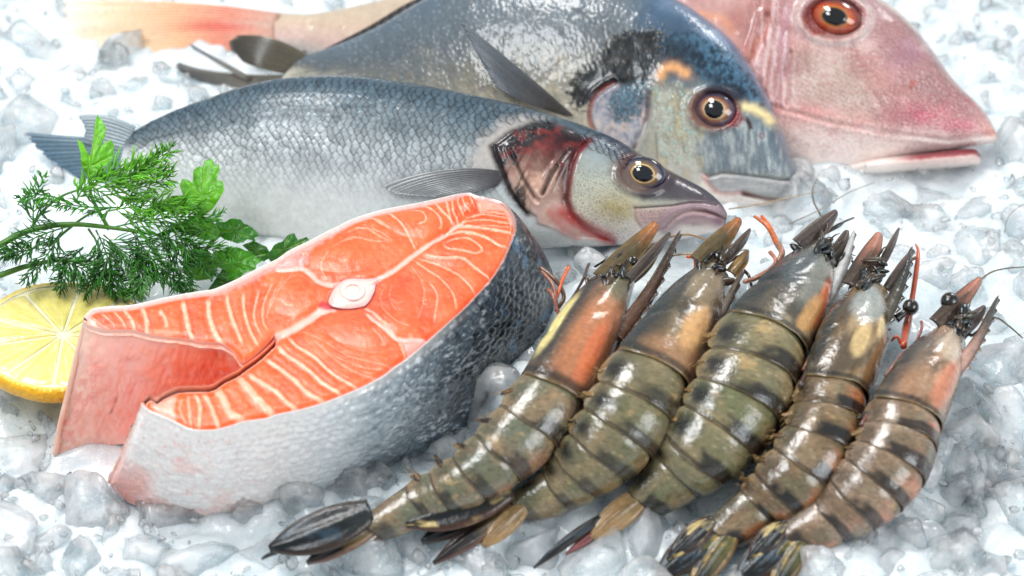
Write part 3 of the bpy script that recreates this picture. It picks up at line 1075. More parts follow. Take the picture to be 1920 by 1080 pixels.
def bream_relief(p, t, wv):
    h = .04 * (fbm(p[:, 0] / 18, p[:, 1] / 18, 70) - .5)
    d, _ = near_line(p, BGILL, 30); h += -.14 * np.exp(-(d / 4) ** 2) + .06 * np.exp(-((d - 9) / 5) ** 2)
    d, _ = near_line(p, BPRE, 30); h += -.12 * np.exp(-(d / 4) ** 2) + .08 * np.exp(-((d - 9) / 5) ** 2)
    d, _ = near_line(p, BMOUTH_U, 30); h += -.12 * np.exp(-(d / 3) ** 2)
    d, _ = near_line(p, BSLIT, 30); h += -.25 * np.exp(-(d / 4) ** 2)
    lip = sdf(p, BMOUTH_U + BMOUTH_L[::-1]); h += .14 * sm(-3, 8, lip)
    d, _ = near_line(p, BROW, 40); h += .05 * np.exp(-(d / 12) ** 2)
    de = np.hypot((p[:, 0] - BEYE[0]) / 42, (p[:, 1] - BEYE[1]) / 36)
    h += .12 * np.exp(-((de - 1.1) / .2) ** 2) - .2 * sm(1, .8, de)
    d, _ = near_line(p, ZA6((985, 535), (1005, 570), (1015, 600)), 12); h -= .12 * np.exp(-(d / 3) ** 2)
    d1, d2, _ = cells(p[:, 0] / 9, p[:, 1] / 9, 71)
    bodym = sm(1290, 1180, p[:, 0])
    h += .02 * (d2 - d1) * bodym * (1 - .8 * sm(-4, 4, sdf(p, BLACK)))
    d1, d2, _ = cells(p[:, 0] / 6, p[:, 1] / 5, 72)
    h += .03 * (d2 - d1) * (1 - bodym)
    return h


def bream_paint(p, t, wv):
    x, y = p[:, 0], p[:, 1]
    n, f, g = fbm(x / 34, y / 34, 73), fbm(x / 7, y / 7, 74), fbm(x / 3, y / 3, 75)
    v = np.clip(wv + .12 * (n - .5), 0, 1)
    c = ramp(v, [(0, (84, 98, 112)), (.10, (92, 104, 112)), (.22, (88, 96, 102)), (.36, (122, 118, 108)), (.5, (160, 152, 134)), (.65, (192, 186, 172)), (.85, (224, 218, 208)), (1, (236, 230, 224))])
    st = fbm(x / 40, (y + (x - 700) * .12) / 5, 76)
    c = mixc(c, (206, 204, 190), .45 * sm(.5, .7, st) * sm(.2, .5, v) * sm(950, 700, x))
    c = mixc(c, (84, 92, 98), .35 * sm(.5, .7, fbm(x / 12, y / 22, 77)) * sm(.7, .3, v))
    d1, d2, cid = cells(x / 9, y / 9, 71)
    c = mixc(c, (66, 78, 88), .45 * sm(.16, .0, d2 - d1) * sm(1290, 1200, x) * sm(.75, .3, v))
    c = mixc(c, (190, 202, 208), .18 * (cid > .7) * sm(.4, .1, d1) * sm(1290, 1200, x))
    c = mixc(c, (196, 178, 140), .35 * sm(.5, .7, fbm(x / 16, y / 20, 78)) * sm(.25, .45, v) * sm(820, 980, x) * sm(1150, 1080, x))
    d, _ = near_line(p, [(1085, 20), (1130, 52), (1180, 88)], 30)
    c = mixc(c, (52, 60, 70), .6 * np.exp(-(d / 4) ** 2))
    # head: blue forehead, pale olive cheek
    hd = sm(-25, 25, x - np.interp(y, [-60, 20, 100, 200, 300, 460], [1240, 1215, 1190, 1165, 1130, 1120]))
    hc = ramp(v, [(0, (104, 124, 148)), (.08, (66, 88, 110)), (.2, (50, 72, 92)), (.34, (82, 98, 110)), (.44, (140, 140, 128)), (.62, (158, 156, 144)), (.8, (188, 182, 172)), (1, (222, 214, 206))])
    c = c + (hc - c) * hd[:, None]
    blot = fbm(x / 11, y / 11, 79)
    fore = sdf(p, ZA6((400, 60), (700, 20), (900, 130), (1060, 380), (1090, 470), (940, 455), (780, 330), (680, 290), (600, 220), (500, 220), (430, 280)))
    fm = sm(-8, 12, fore)
    bl2 = fbm(x / 5 + y / 14, y / 7, 82)
    bl3 = fbm(x / 20, y / 16, 83)
    c = mixc(c, (38, 60, 78), .85 * fm)
    c = mixc(c, (18, 32, 46), .8 * fm * sm(.42, .64, bl2 * .6 + bl3 * .4))
    c = mixc(c, (92, 130, 156), .6 * fm * sm(.56, .40, bl2 * .7 + bl3 * .3) * sm(.3, .08, v))
    c = mixc(c, (84, 134, 160), .4 * fm * sm(.58, .72, fbm(x / 6, y / 6, 84)))
    c = mixc(c, (134, 154, 178), .5 * sm(-2, 10, sdf(p, ZA6((640, 0), (800, -20), (1000, 250), (960, 260), (860, 130), (700, 50)))))  # silvery highlight along the forehead edge, painted into the colour
    c = mixc(c, (18, 30, 42), .8 * np.exp(-((x - 1268) / 46) ** 2 - ((y - 112) / 40) ** 2))
    # snout and cheek greys
    snt = sdf(p, ZA6((960, 500), (1140, 580), (1250, 880), (1000, 880), (850, 860), (760, 880), (700, 780), (700, 640), (820, 610)))
    c = mixc(c, (122, 134, 142), .8 * sm(-14, 14, snt + 14 * (n - .5)))
    vs_ = fbm(x / 6, y / 22, 85)
    c = mixc(c, (72, 86, 98), .5 * sm(-4, 10, snt) * sm(.46, .68, vs_))
    c = mixc(c, (182, 186, 182), .5 * sm(-4, 10, snt) * sm(.5, .32, vs_))
    d1, d2, cid = cells(x / 6.5, y / 5.5, 72)
    chk = sdf(p, ZA6((440, 350), (620, 320), (690, 480), (720, 620), (700, 780), (560, 830), (480, 760), (470, 600)))
    c = mixc(c, (122, 100, 52), .7 * sm(-4, 10, chk) * sm(.12, 0, d2 - d1) * (.5 + .6 * (x < 1310)))
    c = mixc(c, (206, 212, 194), .5 * sm(-4, 10, chk) * sm(.4, .15, d1) * (cid > .4))
    c = mixc(c, (150, 190, 184), .4 * sm(-4, 10, chk) * (cid > .78))
    yl = fbm(x / 14, y / 26, 86)
    c = mixc(c, (188, 172, 128), .45 * sm(.5, .66, yl) * sm(1230, 1260, x) * sm(1345, 1325, x) * sm(150, 190, y))
    c = mixc(c, (206, 206, 194), .25 * sm(.5, .34, yl) * sm(1230, 1260, x) * sm(1345, 1325, x) * sm(150, 190, y))
    # black shoulder patch with its scaly edge
    bk = sdf(p, BLACK) + 7
    dd1, dd2, cid2 = cells(x / 8, y / 6, 80)
    c = mixc(c, (5, 6, 8), .985 * sm(-8, 2, bk + 16 * (cid2 - .5)))
    c = mixc(c, (168, 160, 140), .5 * sm(.3, .1, dd1) * sm(-16, -6, bk) * sm(4, -3, bk))
    c = mixc(c, (30, 50, 66), .4 * sm(4, 14, bk) * (cid2 > .85))
    tl = sdf(p, TEAL)
    c = mixc(c, (160, 158, 170), .75 * sm(-10, 6, sdf(p, ZA6((110, 420), (230, 350), (420, 390), (425, 540), (350, 700), (200, 690), (95, 560)))))
    opm = sm(-6, 6, sdf(p, ZA6((110, 420), (230, 350), (420, 390), (425, 540), (350, 700), (200, 690), (95, 560))))
    c = mixc(c, (198, 176, 160), .55 * opm * sm(.45, .65, fbm(x / 9, y / 12, 87)))
    c = mixc(c, (92, 100, 122), .5 * opm * sm(.5, .7, fbm(x / 7, y / 7, 88)))
    c = mixc(c, (196, 150, 138), .5 * sm(-4, 6, sdf(p, ZA6((370, 390), (430, 390), (425, 520), (390, 600), (370, 520)))) * f)
    c = mixc(c, (44, 84, 104), .75 * sm(-7, 7, tl + 14 * (cid2 - .5)))
    c = mixc(c, (18, 26, 34), .7 * sm(-5, 5, tl) * sm(.2, .05, dd2 - dd1))
    c = mixc(c, (84, 150, 160), .55 * sm(-5, 5, tl) * (cid2 > .68) * sm(.4, .1, dd1))
    # lines and bands
    for ln, col, wd, k in ((BGILL, (150, 60, 42), 4, .7), (BPRE, (96, 58, 60), 3.2, .7), (ZA6((415, 560), (390, 630), (350, 690)), (228, 226, 226), 2.2, .8), (BROW, (228, 164, 104), 10, .85), (GOLD, (240, 218, 162), 9.5, .92),
                           (ZA6((985, 535), (1005, 570), (1015, 602)), (70, 26, 24), 3.5, .9), (BMOUTH_U, (58, 62, 70), 2, .75), (ZA6((470, 620), (475, 700), (478, 790)), (92, 84, 74), 2, .5)):
        d, q = near_line(p, ln, 40)
        e = np.clip(np.minimum(q, 1 - q) * 8 + .3, 0, 1)
        c = mixc(c, col, k * e * np.exp(-(d / (wd * (.75 + .5 * f))) ** 2))
    lip = sdf(p, BMOUTH_U + BMOUTH_L[::-1])
    c = mixc(c, (156, 156, 158), .85 * sm(-2, 5, lip))
    c = mixc(c, (196, 190, 186), .5 * sm(-2, 5, lip) * sm(.4, .7, fbm(x / 30, y / 5, 81)))
    d, _ = near_line(p, BMOUTH_L, 30)
    c = mixc(c, (206, 150, 138), .7 * np.exp(-(d / 5) ** 2) * sm(1440, 1380, x))
    d, _ = near_line(p, BSLIT, 20)
    c = mixc(c, (84, 28, 20), .95 * np.exp(-(d / 4.2) ** 2))
    c = mixc(c, (228, 214, 206), .7 * sm(-4, 5, sdf(p, ZA6((740, 900), (800, 975), (960, 985), (1240, 1015), (1300, 1100), (700, 1100), (680, 960)))))
    dn = np.hypot((x - 1439) / 4.5, (y - 261) / 5.5)
    c = mixc(c, (110, 60, 64), .9 * np.exp(-((dn - .8) / .3) ** 2))
    # dark ring of the eye, red corner
    de = np.hypot((x - BEYE[0]) / 49, (y - BEYE[1]) / 41)
    c = mixc(c, (112, 64, 52), .8 * sm(1.12, .85, de + .2 * (f - .5)))
    c = mixc(c, (28, 34, 46), .8 * sm(1.2, .8, np.hypot((x - 1372) / 38, (y - 183) / 18)))
    rc = sdf(p, ZA6((905, 470), (960, 500), (980, 545), (950, 590), (880, 595), (900, 540)))
    c = mixc(c, (122, 28, 34), .9 * sm(-3, 4, rc))
    return c * (.82 + .2 * f + .16 * g)[:, None]


bream = thing('gilthead_bream', 'deep bodied bream with black shoulder patch and gold bar between its eyes', 'fish', on_z(np.array((1000, 470)), -1))
bream_body = Body(bream_sheet, brows, bthick, 520, 230, bream_relief, back=.6)
bream_body.make('body', wet_fish, bream, bream_paint)
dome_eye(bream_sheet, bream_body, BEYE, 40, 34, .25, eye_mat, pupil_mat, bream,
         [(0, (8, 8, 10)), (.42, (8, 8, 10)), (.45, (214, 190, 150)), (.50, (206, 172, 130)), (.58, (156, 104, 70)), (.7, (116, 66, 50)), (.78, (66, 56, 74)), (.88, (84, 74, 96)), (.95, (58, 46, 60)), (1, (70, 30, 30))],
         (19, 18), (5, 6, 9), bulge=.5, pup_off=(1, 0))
hp = bream_body.height((1090, 215))
fin('pectoral_fin', bream_sheet, [(1098, 226), (1086, 228), (1068, 222)], [(893, 50), (916, 96), (962, 176)], fin_mat, bream, hp + .05, hp + .8, rays=14, cols=fin_cols((78, 72, 66), (84, 94, 104)), bow=.4, ridge=.04, nv=40, mid=[(1022, 156), (1004, 170), (1012, 204)], ragged=.03)
fin('dorsal_fin', bream_sheet, [(592, 106), (690, 62), (780, 12), (900, -34), (1020, -50)], [(594, 99), (688, 51), (778, -1), (898, -48), (1020, -64)], fin_mat, bream, .1, .0, rays=24, cols=fin_cols((44, 40, 40), (58, 52, 50)), nv=6)
fin('tail_fin', bream_sheet, [(582, 106), (565, 125), (546, 142)], [(450, 70), (436, 88), (462, 118)], fin_mat, bream, .3, .6, rays=10, cols=fin_cols((100, 94, 80), (58, 56, 50)), ridge=.03, bow=.3, ragged=.05, seed=5, nv=22, mid=[(522, 76), (508, 104), (500, 132)])
fin('tail_fin', bream_sheet, [(560, 140), (540, 155), (520, 168)], [(336, 118), (336, 134), (380, 156)], fin_mat, bream, .3, .25, rays=9, cols=fin_cols((118, 112, 98), (36, 38, 40)), ridge=.03, ragged=.07, seed=6, nv=24, mid=[(432, 138), (440, 150), (455, 166)])
fin('tail_fin', bream_sheet, [(478, 146), (468, 154)], [(362, 83), (370, 95)], fin_mat, bream, .4, .5, rays=4, cols=fin_cols((108, 102, 88), (104, 112, 122)), ridge=.03, seed=7, nv=14)
# ================================================================ gurnard
ZG = Z(1300, 0, 2.7)
gur_sheet = lean_sheet((1780, 318), -1.6, (300, 60), -1.4, 45)
gur_sheet = Sheet(gur_sheet.o, gur_sheet.n)
grows = [((520, 24), (520, 92)), ((600, 24), (610, 112)), ((760, -12), (760, 200)), ((950, -72), (950, 290)), ((1150, -132), (1150, 335)), ((1300, -142), (1300, 345)), ((1420, -122), (1420, 348)),
         ((1530, -82), (1525, 346)), ((1612, -28), (1600, 332)), ((1682, 19), (1680, 306)), ((1732, 72), (1735, 290)), ((1790, 152), (1795, 280)), ((1842, 204), (1842, 272)), ((1869, 250), (1868, 266))]
gthick = [.5, .8, 1.4, 2.2, 2.9, 3.1, 3.1, 3.0, 2.7, 2.3, 2.0, 1.5, .9, .35]
GEYE = ZG((730, 122))[0]
ROSE = lambda n: n


def gur_relief(p, t, wv):
    x, y = p[:, 0], p[:, 1]
    h = .06 * (fbm(x / 26, y / 26, 90) - .5)
    # bony granulation in rows
    a = sdf(p, ZG((510, 290), (620, 260), (800, 300), (900, 430), (980, 560), (960, 640), (700, 600), (520, 560)))
    rows = np.sin((x * .30 + y * .95) / 1.55 + 2 * fbm(x / 40, y / 40, 91)) * np.sin((x * .95 - y * .2) / 1.9)
    h += .02 * rows * sm(-8, 24, a)
    b = sdf(p, ZG((1050, 300), (1200, 380), (1400, 520), (1500, 640), (1450, 700), (1050, 690), (1000, 520)))
    d1, _, _ = cells(x / 4.6, y / 4.6, 92)
    h += .05 * sm(.5, .1, d1) * sm(-8, 12, b)
    c2 = sdf(p, ZG((360, 120), (500, 200), (510, 560), (430, 560), (320, 330)))
    h += .04 * np.sin((x + .2 * y) / 2.6 + 3 * fbm(x / 30, y / 30, 93)) * sm(-8, 8, c2)
    for ln, dp, wd in ((ZG((520, 300), (500, 400), (505, 560)), .10, 4), (ZG((400, 120), (380, 200), (330, 330), (310, 360)), .14, 6), (ZG((820, 260), (880, 420), (960, 560)), .05, 5),
                       (ZG((880, 90), (960, 200), (1060, 300), (1130, 420)), .06, 7), (ZG((410, 560), (700, 640), (1000, 690), (1300, 720), (1500, 690)), .06, 4)):
        d, _ = near_line(p, ln, 40)
        h += -dp * np.exp(-(d / wd) ** 2) + dp * .6 * np.exp(-((d - 2 * wd) / wd) ** 2)
    de = np.hypot((x - GEYE[0]) / 54, (y - GEYE[1]) / 40)
    h += .22 * np.exp(-((de - 1.12) / .2) ** 2) - .2 * sm(1, .8, de)
    return h


def gur_paint(p, t, wv):
    x, y = p[:, 0], p[:, 1]
    n, f, g = fbm(x / 40, y / 40, 94), fbm(x / 9, y / 9, 95), fbm(x / 3.2, y / 3.2, 96)
    v = np.clip(wv + .15 * (n - .5), 0, 1)
    c = ramp(v, [(0, (158, 130, 128)), (.2, (172, 130, 126)), (.4, (190, 144, 138)), (.6, (202, 148, 140)), (.78, (222, 182, 174)), (.9, (238, 218, 210)), (1, (240, 228, 222))])
    bod = sm(1300, 1000, x)
    bc = ramp(v, [(0, (188, 172, 152)), (.3, (206, 180, 158)), (.6, (228, 196, 186)), (1, (236, 226, 218))])
    c = c + (bc - c) * bod[:, None]
    # brown-red area behind the head
    c = mixc(c, (176, 110, 98), .7 * sm(-10, 24, sdf(p, ZG((-60, -60), (420, -60), (440, 60), (370, 200), (310, 360), (180, 120), (0, 30))) + 26 * (f - .5)))
    c = mixc(c, (206, 176, 170), .5 * np.exp(-((x - 1375) / 45) ** 2 - ((y - 12) / 22) ** 2))
    for ln, col, wd, k in ((ZG((400, 110), (385, 200), (330, 320)), (214, 120, 84), 10, .65), (ZG((500, 80), (480, 250), (490, 420)), (178, 128, 148), 10, .5), (ZG((330, 180), (300, 300), (340, 420), (420, 560)), (176, 92, 88), 8, .5),
                           (ZG((60, 110), (180, 130), (240, 200)), (224, 150, 110), 8, .6)):
        d, _ = near_line(p, ln, 50)
        c = mixc(c, col, k * np.exp(-(d / wd) ** 2))
    gr = sdf(p, ZG((510, 290), (620, 260), (800, 300), (900, 430), (980, 560), (960, 620), (700, 600), (520, 560)))
    c = mixc(c, (190, 172, 160), .7 * sm(-16, 30, gr + 24 * (n - .5)))
    rows = np.sin((x * .30 + y * .95) / 1.55 + 2 * fbm(x / 40, y / 40, 91)) * np.sin((x * .95 - y * .2) / 1.9)
    c = mixc(c, (224, 210, 198), .4 * sm(.1, .8, rows) * sm(-8, 22, gr) * f * 1.6)
    c = mixc(c, (158, 132, 122), .35 * sm(-.1, -.8, rows) * sm(-8, 22, gr) * f * 1.6)
    c2 = sdf(p, ZG((360, 120), (500, 200), (510, 560), (430, 560), (320, 330)))
    c = mixc(c, (226, 204, 206), .5 * sm(-8, 8, c2) * sm(.2, .9, np.sin((x + .2 * y) / 2.6 + 3 * fbm(x / 30, y / 30, 93))))
    # snout: purple crown, strong rose cheek
    c = mixc(c, (150, 112, 118), .5 * np.exp(-((x - 1640) / 70) ** 2 - ((y - 30) / 60) ** 2))
    pu = np.exp(-((x - 1705) / 40) ** 2 - ((y - 110) / 34) ** 2)
    c = mixc(c, (166, 126, 142), .8 * pu)
    dk = sdf(p, ZG((1110, 420), (1250, 380), (1420, 500), (1460, 600), (1380, 620), (1250, 560), (1130, 480)))
    c = mixc(c, (150, 96, 98), .7 * sm(-12, 12, dk + 10 * (f - .5)))
    rs = np.maximum(np.exp(-((x - 1725) / 58) ** 2 - ((y - 222) / 24) ** 2), .9 * np.exp(-((x - 1790) / 50) ** 2 - ((y - 240) / 16) ** 2))
    c = mixc(c, (206, 84, 108), .9 * rs)
    rl = np.exp(-((x - 1530) / 85) ** 2 - ((y - (222 + (x - 1530) * .1)) / 17) ** 2)
    c = mixc(c, (208, 104, 100), .7 * rl * (.5 + f))
    c = mixc(c, (206, 110, 104), .5 * np.exp(-((x - 1490) / 30) ** 2 - ((y - 245) / 20) ** 2))
    b = sdf(p, ZG((1050, 300), (1200, 380), (1400, 520), (1500, 640), (1450, 700), (1050, 690), (1000, 520)))
    d1, _, _ = cells(x / 4.6, y / 4.6, 92)
    c = mixc(c, (240, 214, 218), .6 * sm(.32, .12, d1) * sm(-8, 12, b))
    d1, _, _ = cells(x / 4.2, y / 4.2, 97)
    c = mixc(c, (236, 222, 222), .5 * sm(.3, .12, d1) * np.exp(-((x - 1635) / 26) ** 2 - ((y - 82) / 28) ** 2))
    d, _ = near_line(p, ZG((1125, 440), (1115, 465)), 14)
    c = mixc(c, (196, 70, 50), .8 * np.exp(-(d / 5) ** 2))
    sp = np.exp(-((x - 1858) / 14) ** 2 - ((y - 248) / 22) ** 2)
    c = mixc(c, (222, 150, 134), .7 * sp)
    cr = sdf(p, ZG((900, -10), (960, -10), (1100, 80), (1140, 160), (1090, 130), (1000, 60)))
    c = mixc(c, (206, 196, 184), .7 * sm(-8, 8, cr))
    # pale rim of the mouth and throat
    d, _ = near_line(p, ZG((830, 800), (1100, 752), (1350, 740), (1540, 705)), 40)
    c = mixc(c, (240, 222, 214), .85 * np.exp(-(d / 7) ** 2))
    th = sdf(p, ZG((430, 640), (740, 690), (1000, 720), (820, 800), (800, 960), (400, 960)))
    c = mixc(c, (240, 218, 210), .8 * sm(-10, 18, th + 20 * (n - .5)))
    de = np.hypot((x - GEYE[0]) / 56, (y - GEYE[1]) / 42)
    c = mixc(c, (216, 196, 190), .7 * np.exp(-((de - 1.2) / .16) ** 2))
    c = mixc(c, (120, 40, 34), .9 * sm(1.1, .95, de))
    big = fbm(x / 60, y / 45, 105)
    c = mixc(c, (150, 104, 102), .4 * sm(.52, .68, big) * sm(300, 250, y) * sm(1350, 1420, x))
    c = mixc(c, (226, 200, 192), .35 * sm(.46, .32, big) * sm(1350, 1420, x))
    # stipple all over the bony head, rows bent round the cheek
    xr, yr = x + .28 * y, y - .22 * x + 8 * np.sin(x / 60)
    q1, _, qi = cells(xr / 5.2, yr / 4.2, 102)
    hd = sm(1390, 1430, x) * sm(300, 275, y)
    c = mixc(c, (240, 224, 220), .42 * hd * sm(.34, .14, q1) * (.35 + .65 * sm(.4, .6, n)) )
    c = mixc(c, (132, 84, 86), .2 * hd * sm(.42, .62, q1))
    ln2 = fbm(x / 5, y / 40, 103)
    c = mixc(c, (222, 196, 200), .5 * sm(.5, .66, ln2) * np.exp(-((x - 1455) / 34) ** 2) * sm(300, 240, y))
    c = mixc(c, (140, 84, 84), .4 * sm(.52, .36, ln2) * np.exp(-((x - 1450) / 44) ** 2) * sm(280, 230, y))
    vn = np.abs(fbm(x / 24, y / 16, 104) - .5)
    c = mixc(c, (176, 84, 84), .4 * sm(.03, 0, vn) * sm(1400, 1480, x) * sm(320, 280, y))
    return c * (.84 + .18 * f + .10 * g)[:, None]


gurnard = thing('red_gurnard', 'pink red gurnard with large orange eye and long pointed snout, lying behind the other fish', 'fish', on_z(np.array((1500, 380)), -1.5))
gur_body = Body(gur_sheet, grows, gthick, 520, 210, gur_relief, back=.6)
gur_body.make('body', wet_fish, gurnard, gur_paint)
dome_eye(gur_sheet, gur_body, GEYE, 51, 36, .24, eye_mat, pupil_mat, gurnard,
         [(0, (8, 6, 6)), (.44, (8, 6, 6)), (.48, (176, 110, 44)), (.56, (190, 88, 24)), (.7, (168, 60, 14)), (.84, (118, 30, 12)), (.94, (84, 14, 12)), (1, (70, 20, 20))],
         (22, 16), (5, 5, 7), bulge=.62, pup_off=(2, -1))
# lower jaw, dropped a little
jr = [((1540, 316), (1540, 326)), ((1590, 304), (1590, 331)), ((1640, 297), (1650, 328)), ((1700, 291), (1705, 322)), ((1750, 286), (1760, 317)), ((1800, 280), (1806, 313)), ((1828, 280), (1832, 309)), ((1838, 290), (1839, 303))]
jaw_body = Body(Sheet(gur_sheet.o + np.array([0, 0, .12]), gur_sheet.n), jr, [.6, 1.35, 1.7, 1.7, 1.5, 1.2, .8, .3], 150, 60,
                lambda p, t, w: -.22 * np.exp(-((w - .22) / .12) ** 2) * sm(.5, .7, t) + .04 * (fbm(p[:, 0] / 10, p[:, 1] / 10, 98) - .5))


def jaw_paint(p, t, w):
    f = fbm(p[:, 0] / 9, p[:, 1] / 9, 99)
    c = ramp(np.clip(w + .15 * (f - .5), 0, 1), [(0, (128, 54, 58)), (.24, (140, 62, 68)), (.42, (168, 92, 96)), (.54, (222, 190, 182)), (1, (226, 206, 198))])
    far = sm(.5, .3, t)
    c = mixc(c, (240, 222, 214), far)
    d, _ = near_line(p, ZG((830, 800), (950, 780), (1100, 775), (1300, 760)), 20)
    return mixc(c, (212, 160, 152), .6 * np.exp(-(d / 2.5) ** 2))


jaw_body.make('lower_jaw', wet_fish, gurnard, jaw_paint)


def gur_tail(u, v, ph):
    n, m = fbm(u * 14, v * 2, 100), fbm(u * 50, v * 2, 101)
    c = ramp(np.clip(v + .25 * (n - .5), 0, 1), [(0, (216, 172, 154)), (.25, (226, 132, 104)), (.5, (232, 176, 134)), (.8, (234, 206, 172)), (1, (240, 228, 212))])
    c = mixc(c, (216, 70, 52), .8 * np.exp(-((u - .48) / .1) ** 2 - ((v - .3) / .16) ** 2))
    return c * (.8 + .25 * ph + .25 * (m - .5))[:, None]


fin('tail_fin', gur_sheet, [(530, 26), (522, 60), (528, 92)], [(122, 2), (128, 50), (150, 95), (192, 122)], fin_mat, gurnard, .4, .5, mid=[(340, 6), (330, 55), (335, 104)],  rays=18, cols=gur_tail, ridge=.06, ragged=.05, seed=8, nv=40)
# ================================================================ salmon steak
Z1, Z2, Z3, Z4 = Z(520, 350, 4.32), Z(700, 340, 3.6), Z(80, 540, 3.176), Z(400, 500, 3.375)
TOPZ = 4.2
flesh_mat = mat('salmon_flesh', rough=.36, coat=.4, coatr=.05, sss=.25, rad=(.35, .12, .05), spec=.5, bump=[('noise', 5, .018), ('noise', 22, .012)], var=(3.5, .06), rvar=(5, .16, .36))
skin_mat = mat('salmon_skin', rough=.26, coat=.5, coatr=.12, spec=.6, metal=.08, bump=[('noise', 12, .006)], var=(7, .1), rvar=(5, .18, .4))
memb_mat = mat('belly_membrane', rough=.2, coat=.7, coatr=.08, sss=.5, rad=(1.2, .45, .3), bump=[('noise', 2.5, .02), ('noise', 14, .006)], var=(2.5, .06))
bone_mat = mat('bone', rough=.25, coat=.6, coatr=.08, sss=.4, rad=(.4, .25, .2), bump=[('noise', 10, .01)])

# outer edge of the cut face, from the tip of the upper flap round the back to the tip of the lower flap
BACK = [(157, 594), (174, 579), (206, 574), (250, 571), (316, 556), (379, 545), (400, 542), (438, 526), (489, 500), (520, 485), (543, 469), (580, 451), (612, 434), (631, 425), (659, 411),
        (705, 396), (740, 388), (778, 381), (820, 372), (855, 364), (880, 361), (895, 366), (933, 374), (952, 385), (966, 406), (969, 432)]
FRONT = [(969, 432), (959, 459), (945, 490), (924, 523), (896, 554), (869, 582), (841, 607), (804, 640), (762, 675), (744, 687), (720, 705), (681, 726), (646, 741), (607, 756), (566, 768),
         (519, 778), (499, 785), (458, 791), (426, 801), (395, 807), (357, 805), (328, 792), (302, 780), (278, 770), (266, 760)]
INLOW = [(266, 760), (270, 753), (281, 744), (294, 750), (307, 741), (332, 730), (357, 728), (395, 726), (418, 713), (444, 700), (459, 689), (488, 668), (512, 645), (516, 631)]
INUP = [(516, 631), (509, 640), (485, 664), (466, 679), (456, 684), (447, 676), (439, 664), (430, 656), (411, 647), (376, 645), (351, 639), (313, 636), (281, 631), (244, 622), (200, 622), (168, 614), (156, 606)]
OUT = spline(BACK, 220).tolist() + spline(FRONT, 260)[1:].tolist()
CAV = spline(INLOW, 120).tolist()[1:] + spline(INUP, 150).tolist()[1:]
FACE = np.array(OUT + CAV[:-1])

steak = thing('salmon_steak', 'thick orange salmon steak with round white backbone and silver skin, cut face up', 'salmon steak', on_z(np.array((620, 860)), 0))

